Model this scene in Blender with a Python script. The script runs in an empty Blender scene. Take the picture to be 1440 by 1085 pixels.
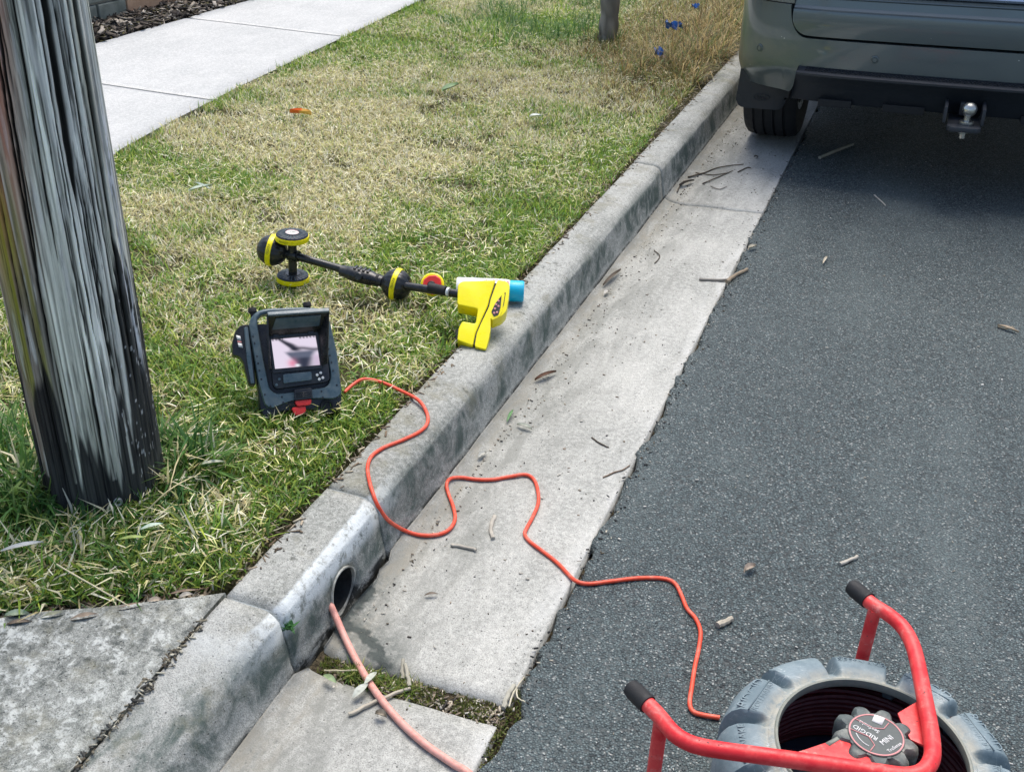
import bpy, bmesh, math, random
import numpy as np
from mathutils import Matrix, Vector, Euler
D = bpy.data
SC = bpy.context.scene
COL = SC.collection
R = math.radians
rng = np.random.default_rng(7)
random.seed(7)

# ------------------------------------------------------------------ camera, sky, sun, exposure
CAM = dict(loc=(0.45270,0,1.42589),lens=37.500,R=(0.9333,0.3578,0.0308),U=(-0.2021,0.4524,0.8686),F=(-0.2969,0.8169,-0.4946))
cam_d = D.cameras.new('camera'); cam = D.objects.new('camera', cam_d); COL.objects.link(cam)
cam_d.sensor_width = 36; cam_d.lens = CAM['lens']; cam_d.clip_start = .05; cam_d.clip_end = 400
_r, _u, _f = Vector(CAM['R']), Vector(CAM['U']), Vector(CAM['F'])
cam.matrix_world = Matrix(((_r.x, _u.x, -_f.x, CAM['loc'][0]), (_r.y, _u.y, -_f.y, CAM['loc'][1]), (_r.z, _u.z, -_f.z, CAM['loc'][2]), (0, 0, 0, 1)))
SC.camera = cam
SUN_EL, SUN_AZ = 66, 350          # azimuth clockwise from +Y (the direction the kerb runs)
w = D.worlds.new('World'); SC.world = w; w.use_nodes = True
nt = w.node_tree; nt.nodes.clear()
sky = nt.nodes.new('ShaderNodeTexSky'); sky.sky_type = 'NISHITA'; sky.sun_disc = False
sky.sun_elevation = R(SUN_EL); sky.sun_rotation = R(SUN_AZ); sky.air_density = 1.0; sky.dust_density = 3.0; sky.ozone_density = 1.0
bg = nt.nodes.new('ShaderNodeBackground'); bg.inputs['Strength'].default_value = .085
out = nt.nodes.new('ShaderNodeOutputWorld')
nt.links.new(sky.outputs[0], bg.inputs[0]); nt.links.new(bg.outputs[0], out.inputs[0])
sun_d = D.lights.new('sun', 'SUN'); sun_d.energy = 1.5; sun_d.angle = R(42); sun_d.color = (1.0, .955, .89)
sun = D.objects.new('sun', sun_d); COL.objects.link(sun)
_az, _el = R(SUN_AZ), R(SUN_EL)
sdir = Vector((math.sin(_az)*math.cos(_el), math.cos(_az)*math.cos(_el), math.sin(_el)))
sun.rotation_euler = sdir.to_track_quat('Z', 'Y').to_euler()
SC.view_settings.view_transform = 'Standard'; SC.view_settings.look = 'None'
SC.view_settings.exposure = 1.28; SC.view_settings.gamma = 1; SC.view_settings.use_curve_mapping = False

# ------------------------------------------------------------------ the lie of the ground
P0 = [(-.520,.135),(-.450,.134),(-.430,.131),(-.414,.120),(-.405,.102),(-.394,.030),(-.385,.004),(-.360,-.008),(-.330,-.013),(-.290,-.0125),(-.220,-.0095),(-.130,-.0055),(-.060,-.0025),(0,0)]
P1 = [(-.520,.108),(-.480,.102),(-.452,.093),(-.430,.079),(-.415,.062),(-.398,.024),(-.384,.004),(-.360,-.007),(-.330,-.012),(-.290,-.0118),(-.220,-.0092),(-.130,-.0054),(-.060,-.0025),(0,0)]
def cross_t(Y):
    t = np.clip((1.215-Y)/.42, 0, 1); return t*t*(3-2*t)
def edge_y(X): return 1.228+(X+.516)*.667
def H(X, Y):
    X = np.asarray(X, float); Y = np.asarray(Y, float); t = cross_t(Y)
    z0 = np.interp(X, [p[0] for p in P0], [p[1] for p in P0]); z1 = np.interp(X, [p[0] for p in P1], [p[1] for p in P1])
    z = z0*(1-t)+z1*t
    slab = .108+.02*np.clip(-X-.52, 0, 2)
    z = np.where(X < -.52, np.where(Y < edge_y(X), slab, .125), z)
    r = np.clip((X-.85)/.8, 0, 1)
    return np.where(X > 0, .005+.05*r*r*(3-2*r)+np.clip(X-1.65, 0, 3)*.02, z)

def h(x, y): return float(H(x, y))

# ------------------------------------------------------------------ numpy noise
def _hash(ix, iy, seed):
    n = (ix.astype(np.int64)*374761393+iy.astype(np.int64)*668265263+seed*1442695041) & 0x7fffffff
    n = (n ^ (n >> 13))*1274126177 & 0x7fffffff
    return ((n ^ (n >> 16)) & 0xffff)/65535.0
def vnoise(x, y, seed=0, wrap=None):
    x = np.asarray(x, float); y = np.asarray(y, float)
    ix = np.floor(x); iy = np.floor(y); fx = x-ix; fy = y-iy
    fx = fx*fx*(3-2*fx); fy = fy*fy*(3-2*fy)
    ax, bx = (ix, ix+1) if wrap is None else (ix % wrap, (ix+1) % wrap)
    return (_hash(ax, iy, seed)*(1-fx)+_hash(bx, iy, seed)*fx)*(1-fy)+(_hash(ax, iy+1, seed)*(1-fx)+_hash(bx, iy+1, seed)*fx)*fy
def fbm(x, y, seed=0, o=4):
    s = 0; a = .5
    for k in range(o): s = s+a*vnoise(x*2**k, y*2**k, seed+k*17); a *= .5
    return s/(1-.5**o)
def sst(a, b, x):
    t = np.clip((x-a)/(b-a), 0, 1); return t*t*(3-2*t)

# ------------------------------------------------------------------ materials
class NT:
    def __init__(s, name):
        s.m = D.materials.new(name); s.m.use_nodes = True; s.t = s.m.node_tree; s.b = s.t.nodes['Principled BSDF']
    def n(s, typ): return s.t.nodes.new(typ)
    def l(s, a, b): s.t.links.new(a, b)
    def val(s, x, sock):
        if hasattr(x, 'links') or isinstance(x, bpy.types.NodeSocket): s.l(x, sock)
        else: sock.default_value = x
    def pos(s, sc=(1, 1, 1), world=True, rot=(0, 0, 0)):
        g = s.n('ShaderNodeNewGeometry').outputs['Position'] if world else s.n('ShaderNodeTexCoord').outputs['Object']
        mp = s.n('ShaderNodeMapping'); s.l(g, mp.inputs[0]); mp.inputs['Scale'].default_value = sc; mp.inputs['Rotation'].default_value = rot
        return mp.outputs[0]
    def noise(s, v, scale, det=4, rough=.55, dist=0):
        o = s.n('ShaderNodeTexNoise'); s.l(v, o.inputs['Vector']); o.inputs['Scale'].default_value = scale
        o.inputs['Detail'].default_value = det; o.inputs['Roughness'].default_value = rough; o.inputs['Distortion'].default_value = dist
        return o.outputs['Fac']
    def voro(s, v, scale, feat='F1', out='Distance'):
        o = s.n('ShaderNodeTexVoronoi'); o.feature = feat; s.l(v, o.inputs['Vector']); o.inputs['Scale'].default_value = scale
        return o.outputs[out]
    def ramp(s, f, a, b, va=0., vb=1., smooth=True):
        o = s.n('ShaderNodeMapRange'); o.interpolation_type = 'SMOOTHSTEP' if smooth else 'LINEAR'
        s.val(f, o.inputs[0])
        for i, v in enumerate((a, b, va, vb)): o.inputs[i+1].default_value = v
        return o.outputs[0]
    def mix(s, f, a, b, mode='MIX'):
        o = s.n('ShaderNodeMix'); o.data_type = 'RGBA'; o.blend_type = mode; s.val(f, o.inputs[0])
        for x, i in ((a, 6), (b, 7)):
            if isinstance(x, tuple): o.inputs[i].default_value = (*x[:3], 1)
            else: s.l(x, o.inputs[i])
        return o.outputs[2]
    def math(s, op, a, b=0.):
        o = s.n('ShaderNodeMath'); o.operation = op; s.val(a, o.inputs[0]); s.val(b, o.inputs[1]); return o.outputs[0]
    def bump(s, hgt, dist, strength=1., prev=None):
        o = s.n('ShaderNodeBump'); s.l(hgt, o.inputs['Height']); o.inputs['Distance'].default_value = dist; o.inputs['Strength'].default_value = strength
        if prev is not None: s.l(prev, o.inputs['Normal'])
        return o.outputs[0]
    def done(s, col=None, rough=None, normal=None, metal=0., spec=.4, **kw):
        if col is not None:
            if isinstance(col, tuple): s.b.inputs['Base Color'].default_value = (*col, 1)
            else: s.l(col, s.b.inputs['Base Color'])
        if rough is not None: s.val(rough, s.b.inputs['Roughness'])
        if normal is not None: s.l(normal, s.b.inputs['Normal'])
        s.b.inputs['Metallic'].default_value = metal; s.b.inputs['Specular IOR Level'].default_value = spec
        for k, v in kw.items(): s.b.inputs[k.replace('_', ' ')].default_value = v
        return s.m

def worn(name, c, c2=None, rough=.5, scale=40, amt=.5, bump=.0004, metal=0., coat=0., spec=.4, dust=None, dust_amt=.0):
    t = NT(name); p = t.pos(world=False)
    c2 = c2 or tuple(x*.7 for x in c)
    f = t.noise(p, scale, 5, .6); col = t.mix(t.ramp(f, .35, .7, 0, amt), c, c2)
    if dust: 
        g = t.ramp(t.noise(p, scale*.35, 6, .65), .45, .75, 0, dust_amt); col = t.mix(g, col, dust)
    fine = t.noise(p, scale*9, 3)
    return t.done(col, t.ramp(f, .3, .8, max(.05, rough-.12), min(1, rough+.15)), t.bump(fine, bump), metal, spec, Coat_Weight=coat, Coat_Roughness=.08)

def vcol(name, rough=.7, bump_scale=0, bump=.0005, spec=.25, trans=0.):
    t = NT(name); a = t.n('ShaderNodeVertexColor'); a.layer_name = 'col'
    nrm = t.bump(t.noise(t.pos(world=False), bump_scale, 4), bump) if bump_scale else None
    t.done(a.outputs[0], rough, nrm, spec=spec)
    if trans:
        tr = t.n('ShaderNodeBsdfTranslucent'); t.l(a.outputs[0], tr.inputs[0]); ms = t.n('ShaderNodeMixShader'); ms.inputs[0].default_value = trans
        o = [x for x in t.t.nodes if x.type == 'OUTPUT_MATERIAL'][0]
        t.l(t.b.outputs[0], ms.inputs[1]); t.l(tr.outputs[0], ms.inputs[2]); t.l(ms.outputs[0], o.inputs[0])
    return t.m

def concrete(name, light, dark, algae=0., dirt=0., speck=.5, bumpd=.0016, band=False, rough_mix=0.):
    t = NT(name); p = t.pos(); py = t.pos((1, .28, 1))
    big = t.noise(p, 2.6, 5, .6); mid = t.noise(py, 14, 6, .65, .4); fine = t.noise(p, 90, 5, .7); grit = t.noise(p, 420, 2, .6)
    f = t.math('ADD', t.math('MULTIPLY', big, .55), t.math('MULTIPLY', mid, .45))
    col = t.mix(t.ramp(f, .36, .64), dark, light)
    col = t.mix(t.ramp(fine, .38, .66, .0, .42), col, tuple(x*1.5 for x in light))
    col = t.mix(t.ramp(grit, .30, .62, .55, 0), col, tuple(x*.35 for x in dark))
    if dirt:
        z = t.n('ShaderNodeSeparateXYZ'); t.l(t.n('ShaderNodeNewGeometry').outputs['Position'], z.inputs[0]); x_ = z.outputs[0]
        dn = t.noise(py, 18, 6, .7, .5); wv = t.math('ADD', x_, t.math('MULTIPLY', t.math('SUBTRACT', t.noise(py, 4, 4), .5), .16))
        col = t.mix(t.math('MULTIPLY', t.ramp(wv, -.10, -.30), t.ramp(dn, .36, .62, .15, .75)), col, (.20, .205, .185))
        col = t.mix(t.math('MULTIPLY', t.ramp(wv, -.06, .02, 0, .5), t.ramp(dn, .6, .4)), col, (.60, .605, .58))
        col = t.mix(t.math('MULTIPLY', t.ramp(wv, -.30, -.365), t.ramp(t.noise(py, 40, 5, .7), .40, .62, .1, .6)), col, (.27, .25, .20))
        sp2 = t.ramp(t.noise(p, 60, 5, .75), .58, .68, 0, .55); col = t.mix(t.math('MULTIPLY', sp2, t.ramp(t.noise(p, 6, 4), .45, .6)), col, (.13, .14, .13))
        v_ = t.n('ShaderNodeVectorMath'); v_.operation = 'ADD'; t.l(p, v_.inputs[0]); nz = t.n('ShaderNodeTexNoise'); t.l(p, nz.inputs['Vector']); nz.inputs['Scale'].default_value = 45; nz.inputs['Detail'].default_value = 5
        sc_ = t.n('ShaderNodeVectorMath'); sc_.operation = 'MULTIPLY_ADD'; t.l(nz.outputs['Color'], sc_.inputs[0]); sc_.inputs[1].default_value = (.05, .05, 0); sc_.inputs[2].default_value = (-.025, -.025, 0); t.l(sc_.outputs[0], v_.inputs[1])
        pth = [(-0.3792,1.3616,0.0012),(-0.3526,1.3658,-0.0092),(-0.3233,1.3568,-0.0129),(-0.2952,1.3409,-0.0126),(-0.2731,1.3185,-0.0118),(-0.2502,1.2970,-0.0108)]; dm = None
        pth = [(-.383, 1.392, -.005)]+pth
        for a_, b_ in list(zip(pth, pth[1:]))+[(pth[1], (-.372, 1.335, 0)), (pth[1], (-.374, 1.475, 0))]:
            A, B_ = Vector((a_[0], a_[1], 0)), Vector((b_[0], b_[1], 0)); AB = B_-A
            def vm(op, x, y=None):
                o = t.n('ShaderNodeVectorMath'); o.operation = op
                for k, q in enumerate((x, y)):
                    if q is None: continue
                    if isinstance(q, bpy.types.NodeSocket): t.l(q, o.inputs[k])
                    else: o.inputs[k].default_value = q
                return o
            fl = vm('MULTIPLY', v_.outputs[0], (1, 1, 0)).outputs[0]; pa_ = vm('SUBTRACT', fl, tuple(A)).outputs[0]
            h_ = t.math('MULTIPLY', vm('DOT_PRODUCT', pa_, tuple(AB)).outputs['Value'], 1/AB.length_squared); h_ = t.ramp(h_, 0, 1, 0, 1, False)
            o = t.n('ShaderNodeVectorMath'); o.operation = 'SCALE'; o.inputs[0].default_value = tuple(AB); t.l(h_, o.inputs['Scale'])
            ds = vm('LENGTH', vm('SUBTRACT', pa_, o.outputs[0]).outputs[0]).outputs['Value']; dm = ds if dm is None else t.math('MINIMUM', dm, ds)
        wet = t.ramp(dm, .019, .006); col = t.mix(t.math('MULTIPLY', wet, .9), col, (.022, .030, .030))
        col = t.mix(t.math('MULTIPLY', t.ramp(dm, .075, .01, 0, .55), t.ramp(t.noise(p, 50, 5, .7), .40, .58)), col, (.09, .105, .095))
    if rough_mix:
        bl = t.noise(p, 42, 6, .75, .3); col = t.mix(t.ramp(bl, .50, .62, 0, .75*rough_mix), col, (.62, .64, .60)); col = t.mix(t.ramp(bl, .46, .36, 0, .7*rough_mix), col, (.055, .065, .062))
        col = t.mix(t.ramp(t.noise(p, 22, 5, .7), .58, .70, 0, .35), col, (.24, .22, .13))
    vd = t.voro(p, 170); vc = t.n('ShaderNodeSeparateColor'); t.l(t.voro(p, 170, out='Color'), vc.inputs[0])
    pit = t.math('MULTIPLY', t.math('MULTIPLY', t.ramp(t.math('SUBTRACT', vd, t.math('MULTIPLY', vc.outputs[1], .22)), .0, .16, 1, 0), t.ramp(vc.outputs[0], 1-speck*.30, 1-speck*.30+.02)), t.ramp(t.noise(p, 4.5, 4, .6), .36, .62, .15, 1))
    col = t.mix(t.math('MULTIPLY', pit, .75), col, (.03, .035, .035))
    if algae:
        z = t.n('ShaderNodeSeparateXYZ'); t.l(t.n('ShaderNodeNewGeometry').outputs['Position'], z.inputs[0])
        pv = t.pos((1, .5, .35)); st = t.noise(pv, 26, 6, .7, .6); lo = t.noise(p, 5, 4)
        m = t.math('MULTIPLY', t.math('MULTIPLY', t.ramp(z.outputs[2], .004, .03), t.ramp(z.outputs[2], .131, .100)), t.ramp(t.math('ADD', t.math('MULTIPLY', st, .75), t.math('MULTIPLY', lo, .35)), .46, .66))
        col = t.mix(t.math('MULTIPLY', m, algae), col, (.045, .075, .065))
        col = t.mix(t.math('MULTIPLY', t.ramp(t.noise(p, 9, 6, .7), .50, .68, 0, .5), t.ramp(z.outputs[2], .03, .10)), col, (.20, .19, .13))
        gr = t.math('MULTIPLY', t.ramp(z.outputs[2], .014, .004), t.ramp(t.noise(t.pos((1, .6, 1)), 30, 5, .7), .40, .52, .25, .95)); col = t.mix(gr, col, (.018, .02, .018))  # grime along the kerb foot, painted near black to stand in for the gap's shade
        # black lichen spots on the top
        sp = t.ramp(t.noise(p, 55, 4, .7), .56, .68, 0, .7); top = t.ramp(z.outputs[2], .09, .125)
        col = t.mix(t.math('MULTIPLY', t.math('MULTIPLY', sp, top), t.ramp(t.noise(p, 7, 3), .42, .62)), col, (.05, .055, .045))
        if band:
            yb = t.math('MULTIPLY', t.ramp(z.outputs[1], 1.72, 1.5), t.ramp(z.outputs[1], 1.02, 1.25))
            wb = t.math('MULTIPLY', t.math('MULTIPLY', t.ramp(z.outputs[2], .062, .10), t.ramp(z.outputs[2], .1315, .1285)), t.ramp(t.noise(p, 38, 6, .75), .34, .52))
            col = t.mix(t.math('MULTIPLY', wb, yb), col, (.62, .66, .66))
    nrm = t.bump(grit, .0007); nrm = t.bump(fine, bumpd, 1, nrm); nrm = t.bump(mid, bumpd*1.8, .8, nrm)
    nrm = t.bump(t.ramp(pit, 0, 1, 1, 0), .002, 1, nrm)
    return t.done(col, .86, nrm, spec=.25)

def asphalt(name):
    t = NT(name); p = t.pos(); pd = t.pos()
    vo = t.n('ShaderNodeTexVoronoi'); t.l(p, vo.inputs['Vector']); vo.inputs['Scale'].default_value = 205; vo.inputs['Randomness'].default_value = 1
    sc = t.n('ShaderNodeSeparateColor'); t.l(vo.outputs['Color'], sc.inputs[0])
    v2 = t.voro(p, 300, out='Color'); s2 = t.n('ShaderNodeSeparateColor'); t.l(v2, s2.inputs[0])
    big = t.noise(p, 1.3, 4, .6); ln = t.noise(t.pos((1, .22, 1)), 3.2, 5, .6); mid = t.noise(p, 16, 5, .65)
    stone = t.mix(sc.outputs[1], (.062, .084, .087), (.168, .216, .220))
    stone = t.mix(t.ramp(sc.outputs[2], .955, .97, 0, .7), stone, (.40, .42, .40))
    stone = t.mix(t.ramp(sc.outputs[0], .82, .90, 0, .7), stone, (.02, .025, .028))
    stone = t.mix(t.ramp(s2.outputs[0], .965, .97, 0, .8), stone, (.5, .52, .5))
    col = t.mix(t.ramp(vo.outputs['Distance'], .42, .72, 0, .75), stone, (.016, .02, .022))
    f = t.math('ADD', t.math('MULTIPLY', ln, .6), t.math('MULTIPLY', big, .4))
    col = t.mix(t.ramp(f, .40, .30, 0, .5), col, (.055, .076, .080))
    col = t.mix(t.ramp(f, .44, .70, 0, .42), col, (.185, .228, .226))
    col = t.mix(t.ramp(mid, .56, .72, 0, .25), col, (.20, .21, .20))
    # dusty flecks and a few old pale spills
    col = t.mix(t.ramp(t.noise(p, 9, 6, .8, .5), .64, .80, 0, .35), col, (.27, .28, .26))
    # oil spots
    col = t.mix(t.ramp(t.noise(p, 2.2, 3, .5), .70, .78, 0, .5), col, (.03, .036, .04))
    hgt = t.ramp(vo.outputs['Distance'], .15, .75, 1, 0)
    hgt = t.math('ADD', hgt, t.math('MULTIPLY', sc.outputs[1], .5))
    nrm = t.bump(hgt, .0042); nrm = t.bump(t.noise(p, 500, 3), .0006, 1, nrm)
    return t.done(col, t.ramp(sc.outputs[2], 0, 1, .5, .85), nrm, spec=.45)

M_soil = (lambda t: t.done(t.mix(t.ramp(t.noise(t.pos(), 70, 6, .7), .35, .65), (.022, .018, .012), (.11, .09, .055)), .95, t.bump(t.noise(t.pos(), 160, 5), .006), spec=.1))(NT('soil'))
M_thatch = (lambda t: t.done(t.mix(t.ramp(t.noise(t.pos(), 120, 6, .7), .35, .65), (.020, .022, .010), (.15, .14, .07)), .95, t.bump(t.noise(t.pos(), 200, 5), .008), spec=.1))(NT('thatch'))
M_kerb = concrete('kerb concrete', (.42, .425, .395), (.20, .21, .19), algae=.85, speck=.7, band=True)
M_gutter = concrete('gutter concrete', (.475, .475, .44), (.31, .315, .29), dirt=1., speck=.6, bumpd=.0012)
M_path = concrete('footpath concrete', (.52, .525, .51), (.43, .44, .43), speck=.25, bumpd=.0008)
M_cross = concrete('crossing concrete', (.38, .39, .355), (.085, .095, .085), algae=.25, speck=.9, bumpd=.0022, rough_mix=1.)
M_road = asphalt('asphalt')
M_grass = vcol('grass', .5, spec=.35, trans=.38)
M_litter = vcol('dry litter', .7, spec=.2)
M_leaf = vcol('leaf', .5, 90, .0006, spec=.35)
M_wood = vcol('twig bark', .75, 120, .0008)
M_mulch = vcol('bark mulch', .85, 160, .0008)
M_brick_o = worn('sandstone brick', (.52, .34, .22), (.34, .2, .13), .9, 14, .7, .002)
M_brick_g = worn('grey stone', (.22, .24, .21), (.12, .14, .12), .9, 12, .8, .002)
M_mortar = worn('mortar', (.38, .37, .34), None, .95, 60)
M_black = worn('black plastic', (.012, .013, .015), (.03, .033, .036), .34, 45, .5, .0003, spec=.5)
M_blackm = worn('matt black rubber', (.013, .014, .016), (.03, .03, .03), .7, 60, .6, .0004)
M_navy = worn('dark slate plastic', (.050, .088, .112), (.10, .145, .17), .38, 55, .6, .0003, spec=.5, dust=(.20, .21, .19), dust_amt=.35)
M_yel = worn('yellow plastic', (.93, .81, .002), (.86, .72, .0), .36, 30, .35, .0002, spec=.5, dust=(.45, .36, .05), dust_amt=.18)
M_red = worn('red plastic', (.72, .045, .04), (.55, .02, .02), .38, 60, .5, .0002)
M_white = worn('white plastic', (.78, .8, .8), (.66, .7, .7), .4, 40, .4, .0002)
M_cyan = worn('cyan plastic cap', (.0, .46, .72), (.0, .36, .6), .4, 50, .4, .0003, dust=(.25, .5, .55), dust_amt=.3)
M_orange = worn('orange cable jacket', (.78, .085, .035), (.6, .05, .03), .42, 90, .5, .0003, dust=(.75, .3, .22), dust_amt=.5)
M_pink = worn('faded pink rod', (.72, .36, .30), (.58, .22, .17), .5, 120, .6, .0004, dust=(.6, .42, .36), dust_amt=.6)
M_coil = worn('dark red cable', (.10, .012, .016), (.05, .008, .012), .4, 80, .5)
def red_steel():
    t = NT('red painted steel'); p = t.pos(world=False); a = t.noise(p, 16, 6, .7); b_ = t.noise(p, 60, 6, .7)
    col = t.mix(t.ramp(a, .38, .62), (.66, .018, .026), (.80, .07, .065)); col = t.mix(t.math('MULTIPLY', t.ramp(b_, .50, .68, 0, .7), t.ramp(a, .46, .64)), col, (.82, .34, .29))
    chip = t.math('MULTIPLY', t.ramp(t.noise(p, 130, 4, .6), .66, .70), t.ramp(t.noise(p, 13, 3), .52, .6)); col = t.mix(chip, col, (.06, .045, .045))
    return t.done(col, t.ramp(b_, .3, .7, .32, .6), t.bump(b_, .0006, 1, t.bump(t.ramp(chip, 0, 1, 1, 0), .0006)), spec=.45)
M_frame = red_steel()
def drum_mat():
    t = NT('grey blue drum'); p = t.pos(world=False); a = t.noise(p, 14, 6, .7); b_ = t.noise(p, 70, 6, .75)
    col = t.mix(t.ramp(a, .35, .65), (.125, .175, .20), (.20, .26, .285)); col = t.mix(t.ramp(b_, .40, .30, 0, .45), col, (.07, .09, .10))
    x = t.n('ShaderNodeSeparateXYZ'); t.l(p, x.inputs[0]); rr = t.math('SQRT', t.math('ADD', t.math('MULTIPLY', x.outputs[0], x.outputs[0]), t.math('MULTIPLY', x.outputs[1], x.outputs[1])))
    col = t.mix(t.math('MULTIPLY', t.ramp(rr, .172, .146), t.ramp(b_, .34, .62, .25, .9)), col, (.40, .385, .32))          # tan dirt settled inside the lugs
    scr = t.voro(t.pos((1, 9, 2), world=False, rot=(0, 0, .6)), 22, 'DISTANCE_TO_EDGE'); col = t.mix(t.math('MULTIPLY', t.ramp(scr, .03, .0), t.ramp(a, .50, .62)), col, (.52, .56, .57))
    col = t.mix(t.ramp(t.noise(p, 9, 5, .7), .58, .72, 0, .5), col, (.42, .43, .40))
    return t.done(col, t.ramp(b_, .3, .7, .42, .7), t.bump(b_, .0009), spec=.4)
M_drum = drum_mat()
M_rim = worn('dusty drum rim', (.20, .22, .19), (.3, .3, .25), .6, 60, .7, .0005)
M_floor = worn('drum floor', (.012, .018, .035), (.03, .035, .05), .5, 40, .5)
M_knob = worn('scuffed grey knob', (.055, .072, .072), (.12, .145, .14), .55, 70, .8, .0008, dust=(.45, .44, .38), dust_amt=.5)
M_label = worn('dark label', (.060, .075, .074), (.11, .125, .12), .5, 90, .6)
M_pinkline = worn('pink print', (.62, .27, .27), (.5, .2, .2), .6, 60, .4)
M_print = worn('white print', (.75, .76, .74), (.6, .6, .58), .6, 90, .4)
M_darkprint = worn('dark print', (.10, .085, .0), (.05, .04, 0), .6, 90, .4)
M_steel = worn('bright steel', (.62, .62, .58), (.4, .39, .33), .3, 40, .5, .0003, metal=.9)
M_dsteel = worn('dark steel', (.03, .036, .045), (.05, .05, .055), .45, 40, .6, .0004, spec=.5)
M_galv = worn('galvanised steel', (.6, .63, .66), (.45, .48, .5), .35, 70, .6, .0003, metal=.6)
M_pvc = worn('white pvc', (.52, .53, .48), (.16, .16, .14), .6, 34, .9)
M_rag = worn('blue plastic scrap', (.015, .12, .42), (.01, .06, .25), .45, 60, .6)
M_tyre = worn('tyre rubber', (.014, .015, .017), (.03, .03, .032), .75, 60, .6, .0004)
M_cplast = worn('car black plastic', (.016, .020, .026), (.028, .032, .038), .48, 70, .6, .0003, spec=.5)
M_glass = (lambda t: t.done((.012, .016, .018), .04, None, spec=.6))(NT('tinted glass'))
M_lamp = (lambda t: t.done((.35, .008, .01), .1, None, spec=.6, Coat_Weight=.6))(NT('red lamp'))
def paint():
    t = NT('grey green car paint'); p = t.pos(world=False)
    fl = t.noise(p, 900, 2); d = t.ramp(t.noise(p, 5, 5, .6), .45, .75, 0, .25)
    col = t.mix(d, t.mix(fl, (.088, .112, .118), (.155, .188, .194)), (.16, .18, .16))
    ch = t.n('ShaderNodeSeparateColor'); t.l(t.voro(p, 38, out='Color'), ch.inputs[0]); vv = t.voro(t.pos((1, 1, 1.6), world=False), 38)
    col = t.mix(t.math('MULTIPLY', t.ramp(ch.outputs[0], .965, .97), t.ramp(vv, .14, .07)), col, (.6, .62, .6))
    return t.done(col, t.ramp(d, 0, .3, .3, .45), None, .55, .5, Coat_Weight=.7, Coat_Roughness=.06)
M_paint = paint()

# ------------------------------------------------------------------ mesh helpers
def link(name, me, m, parent=None, smooth=True):
    o = D.objects.new(name, me); COL.objects.link(o)
    if m is not None:
        for q in (m if isinstance(m, (list, tuple)) else [m]): me.materials.append(q)
    if smooth: me.polygons.foreach_set('use_smooth', [True]*len(me.polygons))
    if parent is not None: o.parent = parent
    return o
def tag(o, label=None, cat=None, group=None, kind=None):
    for k, v in (('label', label), ('category', cat), ('group', group), ('kind', kind)):
        if v: o[k] = v
    return o
def empty(name, loc, label=None, cat=None, group=None, rot=(0, 0, 0), kind=None):
    o = D.objects.new(name, None); COL.objects.link(o); o.location = loc; o.rotation_euler = rot; o.empty_display_size = .05
    return tag(o, label, cat, group, kind)
def mw(o):
    m = Matrix.LocRotScale(o.location, o.rotation_euler, o.scale)
    return mw(o.parent) @ m if o.parent else m

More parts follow.
